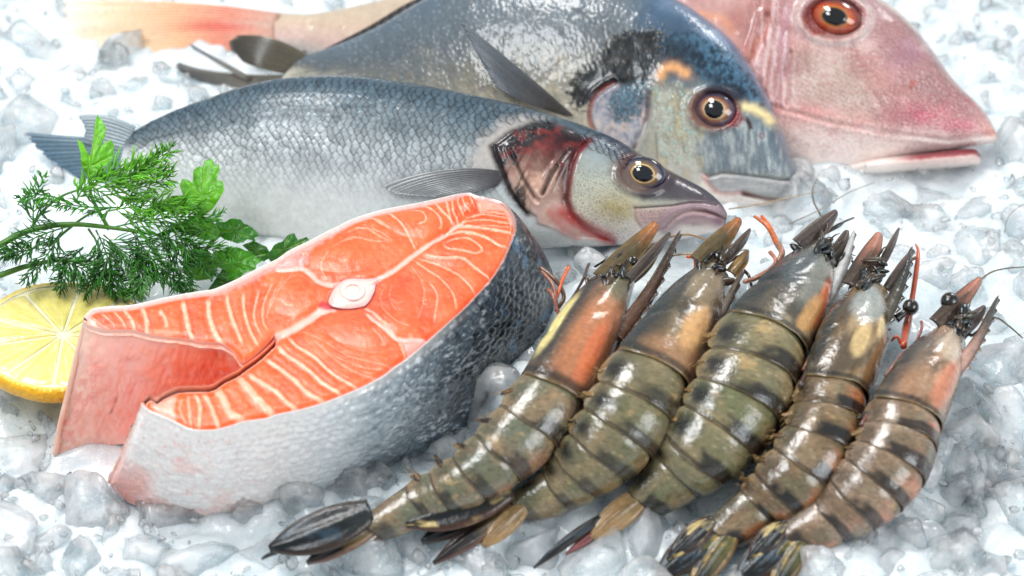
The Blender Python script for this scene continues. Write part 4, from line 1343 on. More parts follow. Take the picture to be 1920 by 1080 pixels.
WL = []   # white fat lines: (line, half width px, strength)
for ln, wd, k in ((Z3((290, 165), (340, 210), (400, 240)), 1.3, .6), (Z3((350, 150), (410, 200), (430, 235)), 1.3, .7), (Z3((420, 135), (470, 190), (495, 235)), 1.8, .8),
                  (Z3((480, 120), (530, 190), (548, 255)), 3, .9), (Z3((590, 112), (615, 180), (620, 280)), 4.2, .95), (Z3((835, 80), (855, 170), (870, 240), (898, 325)), 4.6, 1),
                  (Z3((700, 130), (728, 180), (742, 235)), 3.6, .8), (Z3((985, 65), (990, 160), (1020, 250), (1072, 345)), 4.4, 1), (Z3((1095, 35), (1115, 140), (1160, 260), (1190, 330)), 3.6, .95),
                  (Z4((190, 165), (195, 270), (230, 400), (285, 500)), 2.6, .95), (Z4((290, 150), (260, 270), (265, 350), (305, 440)), 1.9, .9), (Z4((375, 105), (320, 230), (315, 340), (345, 400)), 1.5, .85),
                  (Z4((440, 75), (365, 220), (335, 330)), 1.1, .6), (Z4((505, 40), (400, 180), (352, 280)), 1.0, .5), (Z4((340, 350), (420, 320), (520, 290), (620, 240)), 1.0, .3),
                  # lower lobe
                  (Z4((470, 440), (530, 500), (640, 570), (750, 670), (880, 750), (945, 780)), 2.6, .95), (Z4((395, 495), (470, 560), (600, 650), (700, 740), (825, 815)), 3.4, 1),
                  (Z4((330, 580), (430, 650), (520, 720), (600, 800), (715, 860)), 3.8, .95), (Z4((210, 672), (310, 740), (400, 790), (470, 860), (545, 910)), 4.2, .95),
                  (Z4((150, 690), (220, 770), (300, 860), (385, 940)), 7, .9), (Z4((15, 765), (70, 850), (110, 930), (205, 972)), 7, .9),
                  (Z3((960, 630), (1000, 700), (1050, 835)), 4.2, .9), (Z3((905, 630), (937, 700), (930, 835)), 3.6, .9), (Z3((868, 640), (872, 720), (880, 815)), 2.4, .8), (Z3((832, 660), (815, 720), (852, 805)), 1.8, .7),
                  (Z4((560, 405), (700, 470), (850, 560), (1000, 600), (1150, 640)), 1.2, .5), (Z4((640, 470), (760, 560), (950, 635), (1085, 650)), 1.2, .55), (Z4((590, 395), (720, 420), (850, 500), (1000, 540), (1120, 530)), 1.0, .4),
                  (Z4((700, 530), (850, 640), (1000, 700), (1060, 690)), 1.4, .5),
                  (Z4((960, 250), (1040, 330), (1130, 420), (1190, 500), (1218, 585)), 2.2, .7), (Z4((1010, 400), (1060, 450), (1080, 490)), 1.4, .6),
                  # dorsal flap
                  (Z2((568, 105), (575, 170), (610, 245)), 1.5, .85), (Z2((600, 95), (610, 170), (655, 220)), 1.5, .85), (Z2((640, 85), (660, 150), (685, 195)), 1.3, .8), (Z2((530, 115), (540, 200), (575, 290)), 1.8, .9),
                  (Z2((482, 108), (505, 180), (520, 250), (545, 295)), 2, .85), (Z2((405, 125), (455, 190), (505, 240), (535, 290)), 2.4, .8), (Z2((280, 148), (380, 180), (445, 245), (460, 300), (450, 325)), 2, .9),
                  (Z2((255, 200), (320, 205), (350, 240), (352, 280), (300, 300)), 1.5, .85), (Z2((95, 200), (180, 280), (230, 350), (285, 455)), 1.8, .8), (Z2((0, 250), (60, 290), (115, 315)), 1.6, .7),
                  (Z2((620, 250), (740, 222), (905, 245)), 1.5, .75), (Z2((600, 272), (750, 258), (930, 285)), 1.5, .75), (Z2((680, 232), (780, 205), (895, 220)), 1.4, .7), (Z2((600, 300), (740, 295), (930, 310)), 1.3, .6),
                  (Z2((530, 315), (650, 305), (800, 322), (945, 352)), 2.4, .9), (Z2((490, 365), (600, 340), (750, 372), (850, 430), (905, 442)), 2.6, .9),
                  (Z2((470, 430), (550, 395), (640, 390), (720, 440), (735, 468), (690, 490), (600, 475), (500, 460), (470, 430)), 1.7, .85),
                  (Z2((330, 490), (450, 520), (600, 525), (700, 590), (805, 665)), 2.2, .85), (Z2((300, 520), (430, 560), (560, 620), (640, 690), (695, 765)), 1.7, .75),
                  (Z2((270, 530), (370, 600), (460, 660), (540, 760), (562, 860)), 1.6, .7), (Z2((380, 680), (430, 760), (425, 850), (410, 950)), 1.5, .7), (Z2((250, 560), (330, 680), (340, 800), (300, 930)), 1.1, .45),
                  (Z2((62, 730), (50, 800), (75, 880), (160, 960), (260, 980)), 1.1, .5), (Z2((130, 690), (110, 780), (150, 870), (230, 880)), 1.0, .4), (Z2((120, 800), (160, 830), (200, 820)), 1, .5),
                  # epaxial block left
                  (Z1((420, 530), (370, 600), (355, 660), (400, 745)), 1.2, .6), (Z1((430, 630), (435, 655), (475, 672)), 1.1, .6), (Z1((500, 590), (515, 612), (570, 606)), 1.3, .6),
                  (Z1((640, 330), (740, 345), (830, 400), (920, 440)), 1.6, .6), (Z1((560, 370), (680, 330), (820, 360), (930, 430)), 1.2, .45), (Z1((500, 455), (620, 405), (760, 435), (900, 445)), 1.3, .5),
                  (Z1((600, 300), (700, 258), (800, 260), (910, 330)), 1.7, .6), (Z1((440, 500), (560, 430), (700, 410)), 1.0, .4),
                  (Z1((40, 930), (80, 965), (130, 968)), 1.2, .6), (Z1((0, 860), (60, 770), (180, 720), (300, 790)), 1.0, .4)):
    WL.append((spline(ln, 26), wd, k))
GROOVE = [(Z1((0, 665), (60, 668), (130, 660), (200, 655), (258, 690), (330, 762), (430, 792), (500, 780)), 5, 1), (Z1((205, 570), (190, 600), (200, 650)), 3, .8),
          (Z2((0, 665), (60, 640), (150, 590), (280, 490), (430, 392), (470, 365)), 4.2, 1), (Z2((430, 392), (500, 350), (560, 300), (600, 285)), 2.6, .9),
          (Z4((760, 260), (690, 275), (600, 335), (540, 372), (480, 405), (390, 445)), 6.5, 1), (Z2((-40, 900), (0, 945), (80, 1005), (160, 1062), (300, 1065), (380, 1075)), 3, .9),
          (Z4((960, 262), (1010, 290), (1060, 345)), 2, .6)]
GROOVE = [(spline(g, 30), a, b) for g, a, b in GROOVE]
VERT = Z1((480, 800), (540, 757), (600, 744), (700, 748), (790, 742), (838, 742), (800, 782), (782, 860), (720, 955), (620, 984), (520, 986), (440, 965), (415, 930), (440, 862))
BLOCKS = [((640, 480), 62, 30), ((738, 585), 48, 45), ((560, 553), 62, 40), ((690, 615), 75, 35), ((850, 470), 60, 30), ((790, 420), 60, 26), ((880, 385), 22, 16)]


def steak_grid(step):
    x0, y0, x1, y1 = 150, 355, 975, 812
    nx, ny = int((x1 - x0) / step), int((y1 - y0) / step)
    X, Y = np.meshgrid(np.linspace(x0, x1, nx), np.linspace(y0, y1, ny), indexing='ij')
    P = np.stack([X.ravel(), Y.ravel()], 1)
    F = gridf(nx, ny)
    ctr = P[F].mean(1)
    F = F[inside(ctr, FACE)]
    used = np.unique(F)
    mp = -np.ones(len(P), int)
    mp[used] = np.arange(len(used))
    P, F = P[used], mp[F]
    out = ~inside(P, FACE)
    L = np.vstack([FACE, FACE[:1]])
    q = P[out]
    best, bp = np.full(len(q), 1e9), q.copy()
    for a, b in zip(L[:-1], L[1:]):
        ab = b - a
        t = np.clip(((q - a) @ ab) / max(ab @ ab, 1e-9), 0, 1)
        c = a + t[:, None] * ab
        d = np.hypot(*(q - c).T)
        m = d < best
        best[m], bp[m] = d[m], c[m]
    P[out] = bp
    return P, F


fp, ff = steak_grid(2.1)
x, y = fp[:, 0], fp[:, 1]
de, _ = dist_line(fp, np.array(OUT)[::3])
dc, _ = dist_line(fp, np.array(CAV)[::3])
n1, n2, n3 = fbm(x / 40, y / 40, 31), fbm(x / 9, y / 9, 32), fbm(x / 3, y / 3, 33)
# grain across the muscle bands
gr = fbm((x * .8 + y * .6) / 2.2, (x * -.6 + y * .8) / 14, 34, 3)
fc = ramp(np.clip(.5 + .9 * (n1 - .5) + .35 * (n2 - .5), 0, 1), [(0, (234, 70, 26)), (.35, (244, 90, 40)), (.6, (249, 106, 58)), (1, (253, 130, 90))])
fc *= (.88 + .24 * gr)[:, None]
# deeper orange towards the lower lobe and the flap
fc = mixc(fc, (242, 98, 22), .45 * sm(560, 400, x) * sm(650, 720, y))
fc = mixc(fc, (238, 88, 66), .45 * np.exp(-((x - 700) / 120) ** 2 - ((y - 560) / 60) ** 2))
hgt = np.zeros(len(fp))
for (cx, cy), a, b in BLOCKS:
    q = np.hypot((x - cx) / a, (y - cy) / b)
    hgt += .10 * np.clip(1 - q ** 2, 0, 1) ** .8
    rg = .5 + .5 * np.sin(q * 19 + 3 * n1 + 1.5 * n2)
    fc = mixc(fc, (250, 140, 104), .17 * sm(.7, 1, rg) * sm(1.25, .5, q))
for ln, wd, k in WL:
    wob = 1 + .7 * (n2 - .5)
    d, t = near_line(fp, ln, wd * 4 + 6)
    endt = np.clip(np.minimum(t, 1 - t) * 9 + .25, 0, 1)
    m = k * endt * sm(1.35, .45, d / (wd * wob)) * (.8 + .35 * n2)
    fc = mixc(fc, (255, 196, 168), .8 * m * (.55 + .9 * n3))
    hgt += (.012 * np.exp(-(d / (wd * .9)) ** 2) - .012 * np.exp(-((d - wd * 1.9) / (wd + 1)) ** 2)) * k * endt
    fc = mixc(fc, (222, 62, 24), .18 * k * np.exp(-((d - wd * 2.3) / (wd * .8 + 1)) ** 2) * endt)
for ln, wd, k in GROOVE:
    d, t = near_line(fp, ln, wd * 4 + 8)
    fc = mixc(fc, (248, 186, 172), .95 * k * sm(1.4, .5, d / wd / (.7 + .6 * n2)))
    hgt -= .05 * np.exp(-((d - wd) / (wd * 1.2)) ** 2)
# fat rim: greyish pink band under the skin of the back, thin white edge elsewhere
backw = 13 * sm(300, 480, x) * sm(720, 560, x) * (y < 520 + (560 - x) * .35) + 5
fc = mixc(fc, (232, 170, 166), .85 * sm(1.3, .6, de / backw / (.7 + .6 * n2)) * (.6 + .5 * n2))
tri = sdf(fp, Z2((700, 110), (800, 125), (870, 150), (940, 220), (955, 300), (925, 300), (880, 200), (780, 195), (720, 215), (700, 180)))
fc = mixc(fc, (240, 178, 160), .75 * sm(-2, 4, tri) * (.6 + .6 * n2))
fc = mixc(fc, (226, 160, 158), .7 * sm(-3, 5, sdf(fp, Z1((0, 640), (60, 590), (170, 560), (270, 540), (250, 600), (215, 640), (190, 640), (130, 655), (20, 668)))))
fc = mixc(fc, (236, 176, 168), .7 * sm(-2, 4, sdf(fp, Z4((1150, 460), (1270, 455), (1350, 455), (1350, 490), (1230, 575), (1200, 500)))))
fc = mixc(fc, (248, 190, 172), .6 * sm(5, 1, de / (.7 + .6 * n2)))
fc = mixc(fc, (252, 190, 166), .75 * sm(7, 2, dc / (.7 + .6 * n2)))
fc = mixc(fc, (250, 200, 184), .8 * sm(-4, 6, sdf(fp, Z3((640, 690), (690, 650), (800, 630), (780, 720), (800, 800), (880, 838), (700, 780)))) * (.5 + .6 * n2))
fc = mixc(fc, (252, 214, 200), .75 * sm(-2, 5, sdf(fp, Z3((245, 160), (300, 130), (290, 170), (330, 220), (430, 250), (520, 255), (380, 262), (250, 235)))))
hgt += .05 * (n1 - .5) + .02 * (n2 - .5) + .008 * (n3 - .5)
hgt -= .22 * np.exp(-(de / 7) ** 2) + .2 * np.exp(-(dc / 8) ** 2)
# seat of the backbone
vs = sdf(fp, VERT)
hgt -= .12 * sm(-6, 4, vs)
fc = mixc(fc, (246, 180, 170), .9 * sm(-5, 3, vs))
bl = np.hypot((x - 612) / 16, (y - 574) / 8)
fc = mixc(fc, (196, 30, 62), .8 * sm(1.2, .5, bl + .8 * (n2 - .5)))
# flap of the dorsal muscle stands proud
fl = sdf(fp, Z2((540, 290), (560, 110), (620, 75), (680, 100), (702, 170), (690, 220), (600, 262)))
hgt += .14 * sm(-1, 8, fl)
fc *= (.93 + .14 * n3)[:, None]
FV = on_z(fp, TOPZ) + hgt[:, None] * np.array([0, 0, 1.0])
part('flesh', FV, ff, flesh_mat, steak, fc)

# backbone: outer mass and round centrum (sub-part)
vp = spline(VERT + VERT[:1], 81)[:-1]
vc = np.array([661.5, 549.0])
r = np.linspace(0, 1, 26)
G = vc + r[:, None, None] * (vp - vc)[None]
n = fbm(G[..., 0] / 8, G[..., 1] / 8, 41)
H = TOPZ + .05 + .16 * (1 - r[:, None] ** 3) + .03 * (n - .5)
BV = on_z(G, H).reshape(-1, 3)
c = mixc(np.broadcast_to(lin((244, 208, 198)), (len(BV), 3)), (236, 176, 172), (np.repeat(sm(.6, 1, r), 80)) * n.ravel() * 1.3)
bone = part('backbone', BV, gridf(26, 80, True), bone_mat, steak, c)
a = np.linspace(0, 2 * np.pi, 48, endpoint=False)
r = np.linspace(0, 1, 24)
G = np.array([661.5, 545.0]) + np.stack([r[:, None] * np.cos(a) * 23, r[:, None] * np.sin(a) * 19], -1)
H = TOPZ + .2 + .09 * np.exp(-((r - .78) / .16) ** 2) - .07 * np.exp(-(r / .55) ** 4)
H = H[:, None] + 0 * a
c = ramp(np.repeat(r, 48), [(0, (238, 196, 182)), (.5, (240, 200, 188)), (.68, (248, 226, 216)), (.85, (250, 232, 226)), (1, (244, 212, 204))])
part('bone_ring', on_z(G, H).reshape(-1, 3), gridf(24, 48, True), bone_mat, bone, c)

# skin wall: top edge and bottom edge as they stand, bottom sunk in the ice
bot_back = [(p[0] - 4, p[1] + 150) for p in BACK[4:-4]]
pairs = [(BACK[0], (112, 850)), (BACK[1], (125, 835)), (BACK[3], (215, 760))] + [(BACK[i], (BACK[i][0] - 4, BACK[i][1] + 160)) for i in (5, 8, 11, 14, 17)] + \
        [(BACK[20], (925, 520)), (BACK[22], (1010, 530)), (BACK[23], (1042, 552)), (BACK[24], (1050, 585)), ((969, 432), (1043, 612)), ((959, 459), (1020, 650)), ((924, 523), (968, 706)), ((869, 582), (915, 762)), ((804, 640), (846, 818)),
         ((762, 675), (794, 846)), ((720, 705), (742, 872)), ((646, 741), (652, 912)), ((566, 768), (562, 938)), ((499, 785), (482, 958)), ((426, 801), (400, 968)), ((357, 805), (322, 965)),
         ((302, 780), (246, 945)), ((278, 770), (216, 925)), ((266, 760), (200, 905))]
nt_, nv_ = 620, 80
tt = np.linspace(0, 1, nt_)
Tp = np.array([p[0] for p in pairs], float)
Bp = np.array([p[1] for p in pairs], float)
# keep the top exactly on the outline
oo = np.array(OUT)
ta = spline_t(Tp, tt)
k = [np.argmin(np.hypot(*(oo - q).T)) for q in Tp]
idx = np.interp(tt * (len(pairs) - 1), np.arange(len(pairs)), k)
ta = np.stack([np.interp(idx, np.arange(len(oo)), oo[:, j]) for j in (0, 1)], 1)
ba = spline_t(Bp, tt)
v = np.linspace(0, 1, nv_)
T3, B3 = on_z(ta, TOPZ), on_z(ba, -.5)
Wd = T3[:, None] * (1 - v)[None, :, None] + B3[:, None] * v[None, :, None]
arc = np.r_[0, np.cumsum(np.linalg.norm(np.diff(T3, axis=0), axis=1))]
nrm = np.cross(np.gradient(T3, axis=0), np.array([0, 0, 1.0]))
nrm[:, 2] = 0
nrm /= np.linalg.norm(nrm, axis=1)[:, None]
if (nrm[nt_ // 2 + 120] @ np.array([0, -1, 0])) < 0:
    nrm = -nrm
A_, V_ = np.broadcast_to(arc[:, None], (nt_, nv_)), np.broadcast_to(v[None] * 5, (nt_, nv_))
wq = fbm(A_ * .9, V_ * .9, 48)
wq2 = fbm(A_ * 2.1, V_ * 2.1, 49)
sx_, sy_ = A_ * 2.3 + 1.6 * wq + .5 * wq2, V_ * 3.6 + A_ * .25 + 1.5 * wq - .5 * wq2
row = np.floor(sy_)
fx_, fy_ = (sx_ + .5 * (row % 2) + .25 * fbm(A_ * 1.3, V_ * 1.3, 50)) % 1.0, sy_ - row
d1 = np.hypot(fx_ - .5, (fy_ - .5) * .9)
cid = hash2(np.floor(sx_ + .5 * (row % 2)).astype(np.int64), row.astype(np.int64), 51)
d2 = d1 + np.clip(.62 - d1, 0, 1) * .9
ns_ = fbm(A_ * 1.2, V_ * 1.5, 52)
nf_ = fbm(A_ * 6, V_ * 6, 53)
rough_amt = sm(.30, .55, tt)[:, None] * sm(1.0, .72, tt)[:, None]
bulge = .35 * np.sin(np.pi * np.clip(v, 0, 1))[None] * (sm(.0, .08, tt) * sm(1, .95, tt))[:, None]
disp = bulge + (.05 * sm(.62, .2, d1) + .03 * (fx_ - .5) + .04 * (cid - .5) + .06 * (wq2 - .5)) * (.12 + .88 * rough_amt) + .10 * (ns_ - .5) + .03 * (nf_ - .5)
disp = disp * sm(0, .06, v)[None] + 0
Wd = Wd + nrm[:, None] * disp[..., None]
# lip curling over onto the cut
lip = []
for q, (off, dz) in enumerate(((.16, -.13), (.10, -.06), (.04, -.03))):
    lip.append(T3 - nrm * off + np.array([0, 0, dz]))
W_ = np.concatenate([np.stack(lip, 1), Wd], 1)
gx = ta[:, None, 0] * (1 - v) + ba[:, None, 0] * v
gy = ta[:, None, 1] * (1 - v) + ba[:, None, 1] * v
drk = sm(520, 1000, gx + 40 * (ns_ - .5) + (gy - 700) * .25)
sc_ = ramp(drk.ravel(), [(0, (236, 228, 224)), (.18, (214, 218, 220)), (.42, (168, 180, 188)), (.68, (98, 112, 122)), (.85, (52, 64, 74)), (1, (40, 50, 60))])
rimt = sm(.40, .56, d1).ravel()
sc_ = mixc(sc_, (44, 52, 60), .45 * rimt * sm(.25, .6, drk.ravel()))
stk = fbm(A_ * 2.2 + V_, V_ * 7, 47).ravel()
sc_ = mixc(sc_, (84, 94, 102), .55 * sm(.5, .68, stk) * sm(.12, .4, drk.ravel()))
fl_ = fbm(A_ * 4.5 + V_ * 1.5, V_ * 11, 58).ravel()
glint = sm(.56, .68, fl_) * sm(.4, .6, fbm(A_ * 1.5, V_ * 1.5, 59)).ravel()
sc_ = mixc(sc_, (232, 238, 242), .55 * glint * sm(.08, .4, drk.ravel()) * sm(1.05, .75, drk.ravel()))
bk = np.maximum((cid < .12).ravel() * sm(.6, .3, d1.ravel()), sm(.58, .66, fbm(A_ * 2.6, V_ * 2.6, 60)).ravel())
sc_ = mixc(sc_, (22, 26, 30), .8 * bk * sm(.6, .8, drk.ravel()))
bluep = sm(.62, .74, fbm(A_ * 1.7, V_ * 1.7, 55)).ravel()
sc_ = mixc(sc_, (92, 132, 164), .6 * bluep * sm(.8, .95, drk.ravel()))
pink = sm(.5, .75, fbm(A_ * .8, V_ * 1.1, 56)).ravel() * sm(560, 300, gx.ravel())
sc_ = mixc(sc_, (238, 182, 170), .6 * pink)
vein = np.abs(fbm(A_ * 2.2, V_ * 2.2, 57) - .5).ravel()
sc_ = mixc(sc_, (226, 140, 126), .5 * sm(.03, .0, vein) * sm(600, 340, gx.ravel()))
sc_ = mixc(sc_, (232, 120, 100), .6 * sm(330, 230, gx.ravel()) * sm(.35, .8, (v[None] + 0 * gx).ravel()))
sc_ = mixc(sc_, (232, 226, 222), .6 * sm(.10, .02, (v[None] + 0 * gx).ravel()) * sm(.9, .4, drk.ravel()))
lipc = np.broadcast_to(lin((232, 178, 162)), (nt_, 3, 3)).copy()
lipc[:, 1:] = (lipc[:, 1:] + sc_.reshape(nt_, nv_, 3)[:, :1]) / 2
Cc = np.concatenate([lipc, sc_.reshape(nt_, nv_, 3)], 1)
part('skin', W_.reshape(-1, 3), gridf(nt_, nv_ + 3)[:, ::-1], skin_mat, steak, Cc.reshape(-1, 3))

# belly cavity wall (inner side of both flaps)
cp = [((266, 760), (200, 905)), ((270, 753), (212, 900)), ((294, 750), (240, 892)), ((332, 730), (300, 880)), ((395, 726), (380, 870)), ((459, 689), (455, 835)), ((512, 645), (505, 795)), ((516, 631), (508, 780)), ((490, 645), (485, 800)), ((461, 667), (465, 815)),
      ((441, 665), (448, 818)), ((411, 647), (420, 815)), ((376, 645), (385, 815)), ((351, 639), (352, 818)), ((313, 636), (305, 822)), ((281, 631), (262, 828)), ((244, 622), (212, 836)), ((200, 622), (156, 848)), ((168, 614), (114, 858)), ((156, 606), (96, 856)), ((157, 594), (112, 850))]
tt = np.linspace(0, 1, 420)
cc = np.array(CAV)
k = [0] + [np.argmin(np.hypot(*(cc - np.array(p[0])).T)) for p in cp[1:-1]] + [len(cc) - 1]
idx = np.interp(tt * (len(cp) - 1), np.arange(len(cp)), k)
ta = np.stack([np.interp(idx, np.arange(len(cc)), cc[:, j]) for j in (0, 1)], 1)
ba = spline_t(np.array([p[1] for p in cp], float), tt)
v = np.linspace(0, 1, 70)
T3, B3 = on_z(ta, TOPZ - .12), on_z(ba, -.5)
Wd = T3[:, None] * (1 - v)[None, :, None] + B3[:, None] * v[None, :, None]
gx = ta[:, None, 0] * (1 - v) + ba[:, None, 0] * v
gy = ta[:, None, 1] * (1 - v) + ba[:, None, 1] * v
g = np.stack([gx.ravel(), gy.ravel()], 1)
n1, n2 = fbm(g[:, 0] / 30, g[:, 1] / 30, 61), fbm(g[:, 0] / 8, g[:, 1] / 8, 62)
st = fbm(g[:, 0] / 5 + g[:, 1] / 12, g[:, 1] / 60, 63)
c = ramp(np.clip((g[:, 0] - 90) / 380 + .25 * (n1 - .5), 0, 1), [(0, (255, 214, 194)), (.2, (255, 198, 180)), (.4, (255, 184, 170)), (.62, (254, 162, 138)), (.85, (248, 122, 82)), (1, (236, 96, 52))])
rd = sdf(g, Z3((300, 390), (350, 400), (360, 480), (330, 640), (280, 760), (200, 960), (110, 980), (70, 900), (110, 760), (170, 660), (230, 520)))
c = mixc(c, (240, 100, 80), .5 * sm(-8, 8, rd) * sm(.35, .6, n2))
c = mixc(c, (250, 196, 186), .65 * sm(-8, 8, rd) * sm(.56, .7, n2))
c = mixc(c, (248, 170, 156), .5 * sm(.52, .72, st) * sm(330, 220, g[:, 0]))
c = mixc(c, (232, 92, 78), .3 * sm(.55, .7, st) * sm(200, 320, g[:, 0]))
edge = np.minimum(dist_line(g, [(p[0][0], p[0][1]) for p in cp[8:]])[0], 99)
c = mixc(c, (252, 196, 176), .8 * sm(16, 2, edge + 8 * (n2 - .5)))
c = mixc(c, (110, 60, 62), .6 * np.exp(-(near_line(g, Z3((440, 655), (425, 700), (400, 745)), 12)[0] / 2.5) ** 2) * sm(.3, .6, n2))
nr = np.cross(np.gradient(T3, axis=0), np.array([0, 0, 1.0]))
nr /= np.linalg.norm(nr, axis=1)[:, None] + 1e-9
dsp = (.28 * (n1 - .5) + .04 * (n2 - .5) + .03 * (st - .5)).reshape(gx.shape) * sm(0, .1, v)[None]
Wd = Wd - nr[:, None] * dsp[..., None]
lip = np.stack([T3 + np.array([0, 0, -.02]) + nr * .06, T3 + np.array([0, 0, .13]) + nr * .0], 1)
W_ = np.concatenate([lip[:, 1:], Wd], 1)
Cc = np.concatenate([np.broadcast_to(lin((255, 196, 172)), (420, 1, 3)), c.reshape(420, 70, 3)], 1)
part('belly_membrane', W_.reshape(-1, 3), gridf(420, 71), memb_mat, steak, Cc.reshape(-1, 3))

# rounded fleshy ends of the two flaps
for nm, pts, r in (('flap_edge', [(160, 601, TOPZ - .1), (150, 640, 3.5), (132, 720, 2.1), (112, 800, .7), (104, 855, -.4)], [.07, .10, .11, .10, .08]), ('flap_edge', [(268, 757, TOPZ - .06), (258, 790, 3.3), (236, 840, 1.7), (214, 885, .2), (204, 905, -.4)], [.06, .09, .10, .10, .08])):
    V, F = tube([on_z(np.array(p[:2], float), p[2]) for p in pts], r, 12, 40)
    n_ = fbm(np.arange(len(V)) / 60., np.arange(len(V)) % 12 / 5., 66)
    part(nm, V, F, memb_mat, steak, lin((252, 186, 168)) * (.8 + .4 * n_)[:, None])
# ================================================================ tiger prawns
Z8, Z9, ZT = Z(1000, 380, 2.572), Z(1400, 380, 2.454), Z(460, 640, 2.455)
shell_mat = mat('prawn_shell', rough=.2, coat=.9, coatr=.07, spec=.5, sss=.12, rad=(.3, .2, .12), bump=[('noise', 2.6, .03), ('noise', 9, .009), ('noise', 30, .003)], var=(5, .16), rvar=(6, .10, .36))
limb_mat = mat('prawn_limb', rough=.25, coat=.7, coatr=.08, sss=.1, rad=(.2, .12, .08), bump=[('noise', 14, .012)], var=(8, .2))
blade_mat = mat('prawn_tail_blade', rough=.3, coat=.4, coatr=.12, bump=[('noise', 6, .02), ('noise', 20, .008)], var=(5, .2))
pr_eye = mat('prawn_eye', rough=.12, coat=1, coatr=.03, bump=[('noise', 22, .01)])


def blade(name, root, sheet, base, tip, wpx, col, mt, h0=0., h1=0., bend=0., bow=.1, ridges=2, thick=.06, shape=(.6, 1.0, .95, .1), nv=26, nw=13, ridge=.05):
    """lens shaped plate from base to tip (photo positions) on a sheet"""
    b, t = np.array(base, float), np.array(tip, float)
    ax = (t - b)
    pe = np.array([-ax[1], ax[0]]) / np.hypot(*ax)
    v = np.linspace(0, 1, nv)
    mid = b + v[:, None] * ax + pe * (bend * np.sin(v * np.pi))[:, None]
    wv = spline_t(np.array(shape)[:, None], v)[:, 0] * wpx / 2
    u = np.linspace(-1, 1, nw)
    G = mid[:, None] + pe * (u[None] * wv[:, None])[..., None]
    H = h0 + (h1 - h0) * v[:, None] + bow * (1 - u[None] ** 2) + bow * np.sin(v * np.pi)[:, None] + ridge * np.cos(u * np.pi * ridges)[None] * np.sin(v * np.pi)[:, None]
    e = (1 - np.abs(u)[None] ** 4) * np.ones((nv, 1))
    P1, P2 = sheet.at(G, H + thick / 2 * e), sheet.at(G, H - thick / 2 * e - .01)
    V = np.concatenate([P1.reshape(-1, 3), P2.reshape(-1, 3)])
    n = nv * nw
    F1 = gridf(nv, nw)
    idx = np.arange(n).reshape(nv, nw)
    F = [F1, F1[:, ::-1] + n] + [np.stack([q[:-1], q[1:], q[1:] + n, q[:-1] + n], 1) for q in (idx[0], idx[-1], idx[:, 0], idx[:, -1])]
    c = col(np.repeat(v, nw), np.tile(u, nv))
    return part(name, V, np.vstack(F), mt, root, np.vstack([c, c]))


def two(a, b, edge=None, spot=None, s=0, cut=.5, sharp=.25):
    def f(v, u):
        n, m = fbm(v * 5 + s, u * 2, 110 + s), fbm(v * 14 + s, u * 9, 111 + s)
        k = sm(cut - sharp, cut + sharp, v + .35 * (n - .5))
        c = lin(a)[None] * (1 - k)[:, None] + lin(b)[None] * k[:, None]
        if spot:
            c = mixc(c, spot, .85 * sm(.56, .66, n))
        if edge:
            c = mixc(c, edge, .8 * sm(.62, .95, np.abs(u)))
        c = mixc(c, (10, 12, 14), .4 * sm(.12, .02, np.abs(u)))
        return c * (.6 + .8 * m)[:, None]
    return f


def toothed(name, root, sheet, base, tip, wpx, teeth, col, h0, h1, thick=.14):
    """rostrum: a blade with saw teeth along its outer edge"""
    b, t = np.array(base, float), np.array(tip, float)
    ax = t - b
    pe = np.array([-ax[1], ax[0]]) / np.hypot(*ax)
    if pe[0] < 0:
        pe = -pe
    n = teeth * 8 + 1
    v = np.linspace(0, 1, n)
    w = wpx * (1 - v) ** .6 * .55 + 1.6
    ph = (v * teeth) % 1.0
    saw = np.where(v > .1, 1, 0) * wpx * .38 * (ph) ** 1.5 * (1 - .4 * v)
    mid = b + v[:, None] * ax + pe * (wpx * .30 * np.sin(v * np.pi * 1.1))[:, None]
    us = np.array([-1, -.5, 0, .5, .85, 1.0])
    G = mid[:, None] + pe * (us[None] * w[:, None] + (us[None] > .9) * saw[:, None])[..., None]
    prof = np.array([.2, .8, 1, .75, .4, .1])
    H = (h0 + (h1 - h0) * v)[:, None] + thick * prof[None] * np.ones((n, 1))
    P1, P2 = sheet.at(G, H), sheet.at(G, H - thick * 1.6 * prof[None])
    V = np.concatenate([P1.reshape(-1, 3), P2.reshape(-1, 3)])
    m = n * 6
    F1 = gridf(n, 6)
    idx = np.arange(m).reshape(n, 6)
    F = [F1, F1[:, ::-1] + m] + [np.stack([q[:-1], q[1:], q[1:] + m, q[:-1] + m], 1) for q in (idx[0], idx[-1], idx[:, 0], idx[:, -1])]
    vv, uu = np.repeat(v, 6), np.tile(us, n)
    c = np.broadcast_to(lin(col[0]), (m, 3))
    c = mixc(c, col[1], sm(.2, .8, vv))
    c = mixc(c, (24, 22, 22), .7 * sm(.5, 1, uu))
    c = c * (.75 + .5 * fbm(vv * 12, uu * 3, 120))[:, None]
    return part(name, V, np.vstack(F), shell_mat, root, np.vstack([c, c]))


